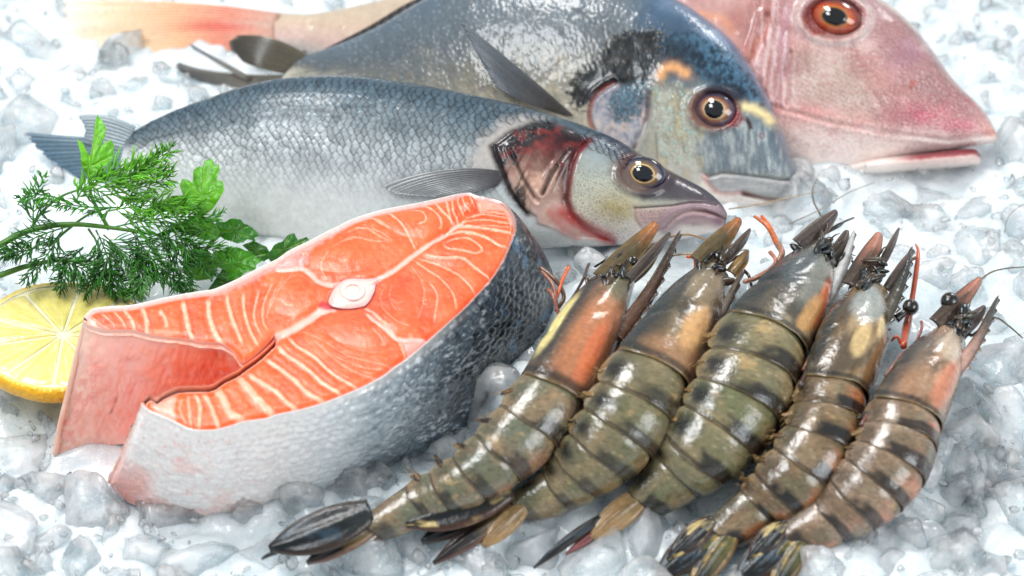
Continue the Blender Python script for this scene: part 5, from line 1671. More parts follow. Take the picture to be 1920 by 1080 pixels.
def prawn(sp, label, rho, look, seed):
    K = np.array(sp, float)
    hw = K[:, 2] / 48.5 * .925
    n = len(K)
    root = thing('tiger_prawn', label, 'prawn', on_z(K[n // 2, :2], 0), 'raw tiger prawns laid side by side on the ice')
    z0 = look.get('z', 0.)
    rise = np.linspace(2.3, 0, n) ** 1.0 * look.get('rise', 1)
    C3 = on_z(K[:, :2], hw * .82 + z0 + rise)
    per = 40
    tt = np.linspace(0, 1, (n - 1) * per + 1)
    C = spline_t(C3, tt)
    R = spline_t(hw[:, None], tt)[:, 0]
    kk = tt * (n - 1)
    T = np.gradient(C, axis=0)
    T /= np.linalg.norm(T, axis=1)[:, None]
    vw = (CAM - C)
    vw /= np.linalg.norm(vw, axis=1)[:, None]
    pr = np.cross(T, vw)
    pr /= np.linalg.norm(pr, axis=1)[:, None]
    if pr[:, 0].mean() < 0:
        pr = -pr
    vw = np.cross(pr, T)
    vw /= np.linalg.norm(vw, axis=1)[:, None]
    if (vw @ np.array([0, -1, 1])).mean() < 0:
        vw = -vw
    rr = math.radians(rho)
    dd, ll = pr * math.cos(rr) + vw * math.sin(rr), vw * math.cos(rr) - pr * math.sin(rr)

    def at(k):
        """centre, radius, dorsal, lateral, tangent at control position k"""
        f = lambda A: np.stack([np.interp(k, kk, A[:, j]) for j in range(3)], -1)
        return f(C), np.interp(k, kk, R), f(dd), f(ll), f(T)

    def shell(k0, k1, name, colf, nu, nphi, over, profile, cut):
        u = np.linspace(0, 1 + over, nu)
        c, r, d, l, t = at(np.clip(k0 + u * (k1 - k0), 0, n - 1))
        L3 = np.linalg.norm(c[-1] - c[0])
        # past the last ring run straight on
        phm = cut(u)
        q = np.linspace(-1, 1, nphi)
        PH = np.where(q[None] < 0, q[None] * math.radians(128), q[None] * phm[:, None])
        rad = (r * profile(u))[:, None] * (1 + .035 * np.cos(2 * PH) + .05 * np.clip(np.cos(PH) - .75, 0, 1))
        if name == 'carapace':
            ad = np.degrees(PH)
            U_ = u[:, None] + 0 * PH
            rad = rad * (1 - .035 * np.exp(-((U_ - (.42 + .0035 * (ad - 50))) / .035) ** 2) * sm(10, 30, ad) - .03 * np.exp(-((ad - 78 - 20 * U_) / 6) ** 2) * sm(.6, .3, U_) + .03 * np.exp(-((ad - 62 - 10 * U_) / 8) ** 2) * sm(.5, .2, U_) + .035 * (fbm(U_ * 7 + seed, PH * 4, 131) - .5))
        nz = fbm(u[:, None] * 3 + seed * 3.1 + k0 * 7, PH * 1.6, 130 + seed)
        rad = rad * (1 + .03 * (nz - .5))
        P = c[:, None] + rad[..., None] * (np.cos(PH)[..., None] * d[:, None] + np.sin(PH)[..., None] * l[:, None])
        sweep = (.17 * L3 * np.sin(np.clip(PH, -1.9, 1.9)) ** 2 + .10 * L3 * (fbm(PH * 1.5 + seed, u[:, None] * 0 + k0 * 3.3, 133) - .5)) * sm(.2, 1, u)[:, None] * (1.0 if name != 'carapace' else .35)
        P = P + sweep[..., None] * t[:, None]
        # thickness: turn the rear edge in
        Pin = P[-1] - .03 * r[-1] * (np.cos(PH[-1])[:, None] * d[-1] + np.sin(PH[-1])[:, None] * l[-1])
        P = np.concatenate([P, Pin[None]], 0)
        uu = np.repeat(np.r_[u, u[-1]], nphi)
        col = colf(uu, np.vstack([PH, PH[-1:]]).ravel())
        return part(name, P.reshape(-1, 3), gridf(nu + 1, nphi), shell_mat, root, col)

    base, tan, org = look['base'], look['tan'], look['org']

    def seg_col(i):
        def f(u, ph):
            a = np.degrees(ph)
            n1 = fbm(u * 2.2 + i * 5.3, ph * 2.0 + seed, 140 + seed)
            n2 = fbm(u * 7 + i * 3.3, ph * 6, 150 + seed)
            n3 = fbm(u * 2.5 + i * 9, ph * 14, 151 + seed)
            c = np.broadcast_to(lin(base), (len(u), 3))
            c = mixc(c, tan, .6 * sm(.34, .72, n1))
            c = mixc(c, look['green'], .5 * sm(.42, .72, fbm(u * 1.6 + i * 2.1, ph * 1.5, 160 + seed)) * sm(1, .6, u))
            c = mixc(c, org, look['ok'] * sm(.34, .6, fbm(u * 1.6 - i * 1.7, ph * 1.2 + 4, 170 + seed)) * sm(52, 8, a) * sm(.1, .35, u) * .85)
            c = mixc(c, (196, 160, 108), .5 * sm(.74, .80, fbm(u * 3 + i * 7.7, ph * 2.6, 180 + seed)))
            sp1, _, spi = cells(u * 9 + i * 3.7, ph * 9 + seed, 134)
            c = mixc(c, (70, 62, 44), .5 * sm(.34, .18, sp1) * (spi > .45))
            c = mixc(c, (208, 192, 156), .35 * sm(.26, .12, sp1) * (spi < .22))
            # dark band at the rear edge, strongest over the back, ragged in front
            wn = .10 * (n1 - .5) + .10 * (n2 - .5)
            k = look['band'] * sm(.64, .76, u + wn) * sm(1.12, 1.04, u) * (.10 + .90 * sm(60, 40, np.abs(a - 14 + 60 * (n1 - .5))))
            c = mixc(c, (14, 17, 20), .95 * k)
            c = mixc(c, (44, 32, 22), .75 * sm(.95, .99, u) * sm(1.06, 1.02, u))
            c = mixc(c, (58, 44, 30), .5 * sm(.12, .0, u))
            # dark patch on the side plate
            sd = np.exp(-((a - 106 + 14 * (n2 - .5)) / 20) ** 2 - ((u - .62) / .32) ** 2)
            c = mixc(c, (14, 16, 17), np.clip(look['side'] * 1.25 * sd, 0, .95))
            c = mixc(c, (150, 118, 78), .5 * sm(1.03, 1.08, u))
            c = mixc(c, (150, 128, 96), .5 * sm(117, 126, a))
            return c * (.9 + .2 * n2)[:, None]
        return f

    for i in range(6):
        last = i == 5
        prof = (lambda u: 1 + .02 * np.sin(np.clip(u, 0, 1.1) * 2.6) + .016 * sm(.75, 1.05, u) - .05 * sm(.3, 0, u)) if not last else (lambda u: 1.02 + .04 * np.sin(u * 3) - .07 * sm(.3, 0, u))
        cut = (lambda u: np.radians(112 + 20 * np.sin(np.pi * np.clip(u, 0, 1.1) * .85))) if not last else (lambda u: np.radians(118 + 0 * u))
        shell(2 + i, 3 + i, 'abdomen_segment', seg_col(i), 30, 56, .055 if not last else .02, prof, cut)

    def car_col(u, ph):
        a = np.degrees(ph)
        n1 = fbm(u * 2.6 + seed, ph * 2.2, 190 + seed)
        n2 = fbm(u * 8 + seed, ph * 6, 191 + seed)
        c = np.broadcast_to(lin(look['head']), (len(u), 3))
        c = mixc(c, look['tan'], .6 * sm(.45, .7, n1))
        c = mixc(c, (26, 34, 36), .9 * sm(78, 108, a + 34 * (n1 - .5) - 22 * sm(.45, 0, u)) * sm(1.3, .8, u))
        c = mixc(c, (34, 44, 44), .5 * sm(.3, .05, u) * sm(.3, .6, n1))
        c = mixc(c, (196, 180, 150), .35 * sm(.55, .7, fbm(u * 5 + seed, ph * 4, 192 + seed)) * sm(90, 50, a))
        c = mixc(c, (36, 34, 30), .55 * sm(.56, .68, fbm(u * 4 - seed, ph * 3.2, 193 + seed)))
        for (uc, ac, su, sa, col, k) in look['patch']:
            c = mixc(c, col, k * sm(1.15, .6, np.hypot((u - uc) / su, (a - ac) / sa) + .5 * (n2 - .5)))
        c = mixc(c, (96, 62, 46), .7 * sm(12, 2, np.abs(a + 4)) * sm(.1, .4, u))
        c = mixc(c, (20, 20, 20), .75 * sm(.92, .97, u) * sm(1.06, 1.0, u))
        c = mixc(c, (128, 108, 66), .5 * sm(1.005, 1.03, u))
        return c * (.9 + .36 * n2)[:, None] * 1.1

    shell(0, 2, 'carapace', car_col, 60, 64, .035, lambda u: 1.02 + .05 * sm(.6, 1, u) - .06 * sm(.3, 0, u), lambda u: np.radians(118 + 8 * np.sin(u * np.pi)))
    # flesh inside
    kin = np.linspace(.05, n - 1, 120)
    c, r, d, l, t = at(kin)
    V, F = tube(c, r * .86, 18)
    n_ = len(V)
    part('body', V, F, limb_mat, root, np.broadcast_to(lin((92, 62, 46)), (n_, 3)))

    cf, rf, df, lf, tf = [np.squeeze(q) for q in at(np.array([0.0]))]
    fw_ = -np.squeeze(tf)
    fw_ = fw_ - vw[0] * (fw_ @ vw[0])
    fw_ /= np.linalg.norm(fw_)
    front = Sheet(cf + vw[0] * rf * .35, vw[0])

    def px(p, h=0.):
        return front.at(np.array(p, float), np.array(h, float))

    for b, tp, wd, col, h in look.get('scales', ()):
        blade('antennal_scale', root, front, b, tp, wd, col, blade_mat, h, h + .25, bend=wd * .10, bow=.10, ridges=1.5, shape=(.85, 1.0, .85, .4))
    for b, tp, wd, te, col in look.get('rostrum', ()):
        toothed('rostrum', root, front, b, tp, wd, te, col, .25, .5)
    for p, r, st in look.get('eyes', ()):
        V, F = ball(px(p, .35), r / 48.5)
        e = part('eye', V, F, pr_eye, root, np.broadcast_to(lin((26, 20, 16)), (len(V), 3)))
        V, F = tube([px(p, .3), px(((p[0] + st[0]) / 2 + 2, (p[1] + st[1]) / 2), .2), px(st, 0)], [r * .5 / 48.5, r * .4 / 48.5, r * .55 / 48.5], 10, 12)
        part('eye_stalk', V, F, limb_mat, e, np.broadcast_to(lin((34, 28, 24)), (len(V), 3)))
    # clutter of dark mouth parts between the scales
    rg = np.random.default_rng(100 + seed)
    if 'mouth' in look:
        bag = Bag()
        (mx, my), ms = look['mouth']
        ax = K[0, :2] - K[1, :2]
        ax /= np.hypot(*ax)
        pe = np.array([-ax[1], ax[0]])
        for k in range(38):
            q = np.array([mx, my]) + pe * rg.normal(0, ms * .27) + ax * rg.uniform(-ms * .7, ms * .4)
            A3 = np.stack([fw_, np.cross(vw[0], fw_), vw[0]])
            th_ = rg.normal(0, .5)
            A3 = np.stack([A3[0] * math.cos(th_) + A3[1] * math.sin(th_), -A3[0] * math.sin(th_) + A3[1] * math.cos(th_), A3[2]])
            r0 = rg.uniform(6, 13) / 48.5
            V, F = ball(px(q, rg.uniform(-.1, .7)), np.array([r0 * rg.uniform(1.0, 2.6), r0 * rg.uniform(.4, .8), r0 * rg.uniform(.4, .8)]), 9, 12, A3)
            bag.add(V, F, lin([(16, 19, 21), (26, 32, 33), (12, 12, 14), (52, 44, 32), (34, 42, 44), (70, 54, 40)][rg.integers(6)]))
        for k in range(9):
            a = np.array([mx, my]) + pe * rg.normal(0, ms * .35) + ax * rg.uniform(-.2, .4) * ms
            b = a + ax * rg.uniform(.5, 1.1) * ms + pe * rg.normal(0, .3) * ms
            r0 = rg.uniform(1.6, 3) / 48.5
            h = rg.uniform(-.2, .5)
            V, F = tube([px(a, h - .1), px((a + b) / 2 + pe * rg.normal(0, 5), h + rg.uniform(0, .25)), px(b, h)], [r0, r0, r0 * .25], 6, 10)
            bag.add(V, F, lin([(40, 36, 30), (66, 52, 40), (24, 26, 28)][rg.integers(3)]))
        o = part('mouthparts', *bag.out()[:2], limb_mat, root, bag.out()[2])
        o['kind'] = 'stuff'
    for pts, r, col in look.get('legs', ()):
        P = [px(p, -.1 + .2 * math.sin(i * 1.7)) for i, p in enumerate(pts)]
        V, F = tube(P, [q / 48.5 for q in (r if isinstance(r, (list, tuple)) else [r, r * .8])], 8, 24)
        n5 = fbm(np.arange(len(V)) / 30., np.zeros(len(V)), 200 + seed)
        part('leg', V, F, limb_mat, root, lin(col) * (.7 + .6 * n5)[:, None])
    # swimmerets peeping out under the side plates
    for i in range(5):
        k = 2.25 + i + .45
        c, r, d, l, t = [np.squeeze(q) for q in at(np.array([k]))]
        ang = math.radians(126)
        q = c + r * 1.0 * (math.cos(ang) * d + math.sin(ang) * l)
        out = -d * .8 + t * .5 - l * .25
        out /= np.linalg.norm(out)
        bag = Bag()
        for j in range(3):
            o2 = out + rg.normal(0, .25, 3)
            V, F = tube([q - out * .2, q + o2 * .12, q + o2 * rg.uniform(.2, .34)], [.15, .13, .05], 7, 8, flat=.5)
            bag.add(V, F, lin([(92, 66, 38), (40, 30, 22), (128, 98, 52)][j]))
        for j in range(9):
            a = q + rg.normal(0, .12, 3) + out * .12
            V, F = tube([a, a + (out + rg.normal(0, .35, 3)) * .22], [.012, .005], 4)
            bag.add(V, F, lin((176, 138, 84)))
        part('swimmeret', *bag.out()[:2], limb_mat, root, bag.out()[2])
    # tail fan
    tailn = Sheet(C[-1] + np.array([0, 0, .15]), np.array([0, -.35, 1.0]))
    for b, tp, wd, col, h, bd in look.get('tail', ()):
        blade('tail_blade', root, tailn, b, tp, wd, col, blade_mat, h, h - .1, bend=bd, bow=.14, ridges=2.5, thick=.08, shape=(.62, 1.0, 1.08, .85, .2))
    return root


DK = two((34, 40, 40), (10, 14, 18), (64, 46, 34), (44, 62, 74), 1, .2)
DKB = two((40, 38, 32), (12, 16, 18), (84, 52, 38), (196, 172, 112), 2, .15)
TAN = two((140, 112, 70), (110, 80, 52), (196, 150, 100), None, 3, .7)
TAND = two((120, 98, 66), (34, 26, 26), (120, 84, 70), None, 4, .42, .15)
TEL = two((136, 110, 72), (150, 118, 78), (170, 136, 96), None, 5)
ORT = two((84, 70, 42), (186, 112, 54), (104, 84, 52), None, 6, .8)
BRT = two((66, 56, 50), (70, 56, 50), (120, 110, 100), None, 7)
PKT = two((70, 56, 46), (178, 118, 96), (60, 46, 40), None, 8, .6)
OLV = two((84, 80, 44), (20, 26, 24), (130, 96, 56), (150, 120, 60), 9, .55)

prawn([(1156, 522, 38), (1094, 622, 66), (1030, 735, 73), (985, 800, 72), (932, 852, 66), (885, 890, 58), (835, 918, 50), (786, 940, 44), (704, 985, 32)],
      'leftmost prawn, touching the salmon skin, glowing orange patch on its head shell', 24,
      dict(base=(112, 108, 84), tan=(158, 126, 94), org=(176, 112, 86), green=(82, 98, 84), ok=.5, band=.8, side=.35, head=(104, 74, 52), z=.1,
           patch=[(.62, 46, .42, 44, (176, 112, 74), .75), (.70, 38, .26, 17, (206, 104, 62), .62), (.62, 116, .26, 12, (206, 190, 126), .95), (.16, 50, .18, 34, (92, 96, 70), .7)],
           scales=[((1120, 533), (1220, 437), 44, ORT, .25), ((1178, 520), (1234, 460), 34, ORT, -.2), ((1168, 540), (1240, 462), 22, BRT, .5)],
           rostrum=[((1150, 640), (1266, 452), 26, 8, ((92, 62, 44), (64, 50, 40)))], eyes=[((1178, 502), 13, (1160, 520))], mouth=((1150, 530), 50),
           legs=[([(1014, 498), (1040, 528), (1060, 552), (1048, 574)], 4.5, (92, 62, 40)), ([(1068, 498), (1052, 530), (1046, 556)], 4, (206, 92, 40)), ([(1106, 492), (1090, 530), (1068, 566)], 3, (58, 40, 30)),
                 ([(1030, 540), (1036, 560), (1052, 590)], 4, (148, 92, 74)), ([(1018, 505), (1036, 540), (1048, 580)], 3.5, (150, 96, 80)), ([(1218, 528), (1226, 548), (1218, 572)], 4, (86, 64, 56)), ([(1220, 570), (1180, 610), (1150, 660)], 5, (96, 62, 52))],
           tail=[((696, 966), (506, 1036), 72, DK, .45, -6), ((704, 990), (575, 1056), 40, TAND, .1, 0), ((690, 975), (560, 1030), 50, DK, .2, 4), ((520, 1040), (490, 1050), 6, DK, .1, 0)]), 1)
prawn([(1332, 520, 42), (1274, 610, 72), (1212, 702, 86), (1182, 762, 90), (1150, 808, 86), (1118, 848, 76), (1082, 884, 62), (1046, 912, 50), (978, 946, 36)],
      'second prawn from the left, with a round pale tan blotch on its head shell', 22,
      dict(base=(114, 106, 78), tan=(152, 130, 96), org=(166, 112, 68), green=(86, 98, 64), ok=.35, band=.75, side=.8, head=(78, 66, 50),
           patch=[(.25, 60, .25, 40, (132, 116, 92), .7), (.9, 40, .2, 60, (150, 108, 74), .7), (.62, 46, .22, 22, (194, 150, 100), .95)],
           scales=[((1300, 500), (1376, 428), 40, ORT, .25), ((1352, 500), (1392, 452), 20, BRT, .4), ((1366, 520), (1392, 486), 26, TAN, .2)],
           rostrum=[((1310, 640), (1384, 522), 20, 6, ((120, 112, 104), (90, 78, 66)))], eyes=[((1340, 492), 12, (1330, 512))], mouth=((1342, 502), 46),
           legs=[([(1280, 572), (1230, 622), (1190, 680)], 6, (104, 66, 52)), ([(1300, 545), (1250, 590), (1196, 660)], 4, (156, 96, 80)), ([(1392, 500), (1402, 520), (1412, 532)], 3.5, (110, 80, 66)), ([(1345, 500), (1362, 470), (1394, 446)], 3, (60, 52, 42)),
                 ([(1400, 560), (1370, 600), (1340, 650)], 5, (66, 44, 36)), ([(1290, 478), (1300, 488), (1306, 500)], 3, (214, 92, 44))],
           tail=[((958, 928), (762, 996), 74, DKB, .75, -4), ((985, 948), (812, 1060), 38, TAND, .25, 2), ((965, 940), (790, 1018), 52, DK, .15, 6), ((985, 955), (905, 1030), 40, TEL, .35, 0)]), 2)
prawn([(1530, 488, 44), (1480, 560, 76), (1424, 636, 92), (1398, 700, 98), (1372, 756, 98), (1340, 806, 92), (1300, 852, 80), (1268, 882, 64), (1206, 938, 40)],
      'middle prawn, the thickest of the row, with a silvery toothed spine on its head', 22,
      dict(base=(116, 110, 80), tan=(158, 138, 102), org=(166, 118, 70), green=(92, 104, 66), ok=.3, band=.95, side=.85, head=(70, 64, 56),
           patch=[(.3, 84, .35, 26, (70, 84, 88), .6), (.4, 52, .36, 20, (128, 128, 118), .7), (.55, 24, .30, 15, (214, 104, 56), .8), (.74, 34, .24, 13, (190, 142, 86), .9)],
           scales=[((1490, 468), (1556, 414), 36, BRT, .25), ((1552, 500), (1580, 446), 30, BRT, .1)],
           rostrum=[((1530, 590), (1592, 450), 24, 7, ((196, 196, 194), (186, 184, 180)))], eyes=[((1536, 470), 12, (1526, 490))], mouth=((1534, 480), 46),
           legs=[([(1416, 402), (1438, 428), (1460, 452)], [2.5, 5, 6], (200, 108, 60)), ([(1430, 402), (1444, 430), (1460, 452)], 3, (214, 100, 44)), ([(1461, 455), (1464, 480), (1448, 500), (1420, 514), (1396, 528)], [7, 5, 5, 4], (158, 112, 92)), ([(1446, 470), (1452, 490), (1456, 505)], 4, (176, 110, 84)),
                 ([(1470, 520), (1410, 570), (1370, 620)], 5, (96, 66, 56)), ([(1552, 430), (1578, 420), (1604, 404)], 2.5, (60, 60, 60)), ([(1540, 440), (1570, 428), (1588, 410)], 2.5, (56, 56, 56)), ([(1586, 470), (1600, 500), (1606, 520)], 2.5, (66, 66, 64))],
           tail=[((1212, 932), (1106, 1014), 50, TEL, .3, 0), ((1160, 958), (1000, 1068), 20, DK, .2, 4), ((1180, 950), (1060, 1040), 22, two((20, 22, 24), (150, 84, 84), (60, 40, 40), None, 10, .6), .1, -4)]), 3)
prawn([(1630, 552, 40), (1592, 640, 70), (1557, 728, 68), (1545, 782, 72), (1528, 834, 76), (1498, 880, 74), (1458, 918, 64), (1420, 948, 52), (1350, 1002, 40)],
      'fourth prawn from the left, dark rostrum and a cream blotch behind its eye', 24,
      dict(base=(110, 88, 62), tan=(158, 134, 104), org=(200, 106, 52), green=(92, 96, 70), ok=.85, band=1.0, side=.5, head=(104, 80, 46),
           patch=[(.28, 60, .24, 36, (150, 156, 154), .75), (.8, 66, .25, 30, (74, 62, 50), .7), (.62, 50, .16, 15, (200, 172, 122), .85), (.44, 26, .12, 9, (210, 182, 130), .9), (.75, 10, .3, 20, (140, 100, 60), .7)],
           scales=[((1590, 545), (1642, 456), 42, PKT, .2), ((1640, 520), (1676, 450), 16, BRT, .3), ((1658, 552), (1700, 490), 22, BRT, .2)],
           rostrum=[((1622, 650), (1704, 484), 30, 9, ((84, 76, 62), (46, 46, 42)))], eyes=[((1702, 588), 15, (1680, 598))], mouth=((1624, 528), 48),
           legs=[([(1718, 455), (1720, 480), (1713, 552), (1704, 606), (1694, 650)], [2, 5, 5, 8, 6], (186, 82, 50)), ([(1690, 640), (1680, 634), (1674, 634)], 3, (200, 96, 60)), ([(1690, 500), (1712, 488), (1724, 480)], [5, 3, 4], (98, 76, 56)), ([(1582, 570), (1540, 640), (1502, 720)], 6, (66, 48, 42)), ([(1560, 600), (1530, 650), (1508, 690)], 5, (112, 66, 52))],
           tail=[((1345, 992), (1228, 1090), 62, DK, .35, -4), ((1372, 1002), (1296, 1110), 58, OLV, .35, 4), ((1335, 985), (1250, 1060), 40, DKB, .55, 0)]), 4)
prawn([(1776, 638, 38), (1732, 706, 64), (1692, 778, 72), (1680, 822, 76), (1662, 866, 78), (1634, 902, 76), (1598, 936, 68), (1556, 966, 56), (1484, 1008, 40)],
      'rightmost prawn, pinkish brown, with its black eye held up on a stalk', 26,
      dict(base=(124, 100, 78), tan=(172, 146, 122), org=(204, 130, 98), green=(110, 104, 82), ok=.8, band=.9, side=.4, head=(140, 106, 80),
           patch=[(.4, 84, .3, 20, (92, 86, 76), .6), (.25, 52, .22, 30, (184, 166, 146), .7), (.62, 26, .34, 22, (200, 122, 92), .7), (.3, 34, .14, 10, (190, 176, 160), .6)],
           scales=[((1748, 614), (1828, 538), 34, PKT, .2), ((1790, 630), (1838, 588), 30, BRT, .1)],
           rostrum=[((1776, 716), (1862, 574), 24, 9, ((176, 140, 126), (70, 64, 58)))], eyes=[((1774, 576), 17, (1784, 640))], mouth=((1796, 616), 34),
           legs=[([(1740, 640), (1690, 680), (1650, 740), (1620, 790)], 6, (104, 70, 60)), ([(1720, 642), (1690, 668), (1664, 700)], 4.5, (150, 100, 90)), ([(1730, 600), (1726, 620), (1718, 642)], 3, (140, 78, 70))],
           tail=[((1482, 1000), (1376, 1096), 62, DK, .35, -4), ((1512, 1010), (1446, 1112), 58, OLV, .35, 4), ((1470, 990), (1400, 1060), 40, DKB, .5, 0)]), 5)

# loose feelers lying over the ice
FEEL = [('long brown feeler running off the right side of the picture', [(1824, 538), (1856, 512), (1890, 503), (1935, 500)], (96, 80, 62), 2.2, [2.2, 1.8, 1.2, .8]),
        ('banded dark feeler beside the rightmost head spine', [(1842, 600), (1868, 596), (1890, 610), (1918, 634)], (84, 66, 44), 2.4, [1.6, 1.2, .8, .5]),
        ('fine grey feeler standing up near the right edge', [(1884, 436), (1888, 412), (1902, 394), (1922, 382)], (116, 112, 108), 1.3, [.5, .7, .9, 1]),
        ('thin tan feeler crossing below the bream snout', [(1366, 392), (1420, 384), (1470, 372), (1530, 360)], (160, 132, 104), 1.5, [.6, .8, 1, .8]),
        ('brown looped feeler in front of the gurnard jaw', [(1540, 406), (1526, 378), (1524, 354), (1532, 336)], (110, 96, 84), 2.3, [.2, .6, .9, .9]),
        ('long dark feeler lying on ice under the pink throat', [(1480, 420), (1540, 392), (1590, 362), (1640, 342)], (126, 120, 112), 1.5, [.4, .5, .6, .6]),
        ('pale tan feeler arching over the second head', [(1244, 482), (1290, 476), (1340, 478), (1400, 468)], (176, 148, 108), 2.0, [2.4, 2.8, 3, 2.6]),
        ('olive feeler between the two left heads', [(1246, 446), (1290, 440), (1330, 452), (1356, 462)], (140, 112, 72), 2.4, [2, 1.8, 1.6, 1.4])]
for lb, pts, col, r, zz in FEEL:
    V, F = tube([on_z(np.array(p), z) for p, z in zip(pts, zz)], [r / 48.5, r * .8 / 48.5, r * .5 / 48.5], 6, 40)
    solo('feeler', V, F, limb_mat, lb, 'feeler', 'loose prawn feelers on the ice', col=lin(col) * (.75 + .5 * vnoise(np.arange(len(V)) / 25., np.zeros(len(V)), 7))[:, None])
# ================================================================ lemon slice
lem_pulp = mat('lemon_pulp', rough=.18, coat=.9, coatr=.08, sss=.45, rad=(.6, .5, .15), bump=[('noise', 7, .03)], var=(3, .06))
lem_rind = mat('lemon_rind', rough=.35, coat=.3, coatr=.2, sss=.15, rad=(.3, .2, .05), bump=[('cell', 6, .05)], var=(4, .06))
lem_pith = mat('lemon_pith', rough=.45, coat=.3, sss=.3, rad=(.4, .35, .2), bump=[('noise', 8, .02)])
lc = on_z(np.array((118.0, 627)), 1.25)
lemon = thing('lemon_slice', 'round yellow lemon slice lying on the ice, half under the salmon steak', 'lemon', lc - np.array([0, 0, 1.2]))
ln_ = np.array([.05, math.sin(math.radians(8)), math.cos(math.radians(8))])
ln_ /= np.linalg.norm(ln_)
le1 = np.array([1, 0, -ln_[0] / ln_[2]]); le1 /= np.linalg.norm(le1)
le2 = np.cross(ln_, le1)
LR = 3.36


def lem(r, th, h):
    r, th, h = np.broadcast_arrays(r, th, h)
    return lc + (r * np.cos(th))[..., None] * le1 + (r * np.sin(th))[..., None] * le2 + h[..., None] * ln_


th = np.linspace(0, 2 * np.pi, 180, endpoint=False)
prof = [(.915, -.03), (.93, .02), (.955, .03), (.975, .0), (.99, -.05), (1.0, -.14), (1.008, -.28), (1.0, -.45), (.97, -.62), (.90, -.72), (.5, -.76), (0.02, -.76)]
wob = 1 + .012 * np.sin(th * 3 + 1) + .008 * np.sin(th * 7)
V = np.stack([lem(LR * p * wob, th, np.full_like(th, q)) for p, q in prof], 0)
cr = ramp(np.array([p for p in range(len(prof))]), [(0, (250, 240, 190)), (1.3, (246, 224, 130)), (2.4, (240, 196, 60)), (4, (238, 178, 30)), (7, (236, 172, 26)), (9, (230, 190, 90))])
part('rind', V.reshape(-1, 3), gridf(len(prof), 180, True)[:, ::-1], lem_rind, lemon, np.repeat(cr, 180, 0) * (.85 + .3 * fbm(np.tile(th, len(prof)) * 9, np.repeat(np.arange(len(prof)), 180) * .8, 300))[:, None])
rr_ = np.linspace(0, .93, 12)
V = lem(LR * rr_[:, None] * wob, th[None], np.full((12, 180), -.05))
part('pith', V.reshape(-1, 3), gridf(12, 180, True), lem_pith, lemon, np.broadcast_to(lin((250, 240, 196)), (12 * 180, 3)))
edges = np.cumsum(np.random.default_rng(3).uniform(.85, 1.15, 10)); edges = np.r_[0, edges] / edges[-1] * 2 * np.pi + .3
for i in range(10):
    a0, a1 = edges[i], edges[i + 1]
    am = (a0 + a1) / 2
    nu, nv = 26, 22
    r = np.linspace(.07, .90, nu)
    gap = .012 / np.maximum(r, .05) + .006
    q = np.linspace(-1, 1, nv)
    half = (a1 - a0) / 2 - gap
    rr2 = r[:, None] * (1 - .05 * np.abs(q[None]) ** 4 * sm(.6, .9, r)[:, None])
    TH = am + half[:, None] * q[None]
    n1 = fbm(TH * 14, rr2 * 5, 310 + i)
    H = .07 * (1 - np.abs(q[None]) ** 6) * sm(.07, .16, r)[:, None] * sm(.905, .86, r)[:, None] + .05 * (n1 - .5) - .04
    V = lem(LR * rr2, TH, H)
    st = fbm(TH * 30, rr2 * 4, 330 + i)
    c = ramp(np.clip(.5 + 1.2 * (st.ravel() - .5), 0, 1), [(0, (228, 204, 104)), (.5, (238, 220, 136)), (1, (250, 240, 184))])
    c = mixc(c, (248, 236, 186), .5 * sm(.9, .99, np.abs(np.tile(q, nu))) + .5 * np.repeat(sm(.2, .08, r), nv))
    c = mixc(c, (206, 200, 104), .45 * np.repeat(sm(.3, .9, math.sin(am) + 0 * r), nv))
    part('segment', V.reshape(-1, 3), gridf(nu, nv), lem_pulp, lemon, c)

# ================================================================ herbs
leaf_mat = mat('parsley_leaf', rough=.38, coat=.25, coatr=.2, sss=.25, rad=(.15, .3, .05), bump=[('noise', 5, .03), ('noise', 16, .01)], var=(4, .16))
dill_mat = mat('dill_frond', rough=.4, coat=.2, coatr=.25, sss=.15, rad=(.1, .2, .03), var=(5, .2))
herb = Sheet(on_z(np.array((230.0, 545)), .2), np.array([.06, -math.sin(math.radians(38)), math.cos(math.radians(38))]))


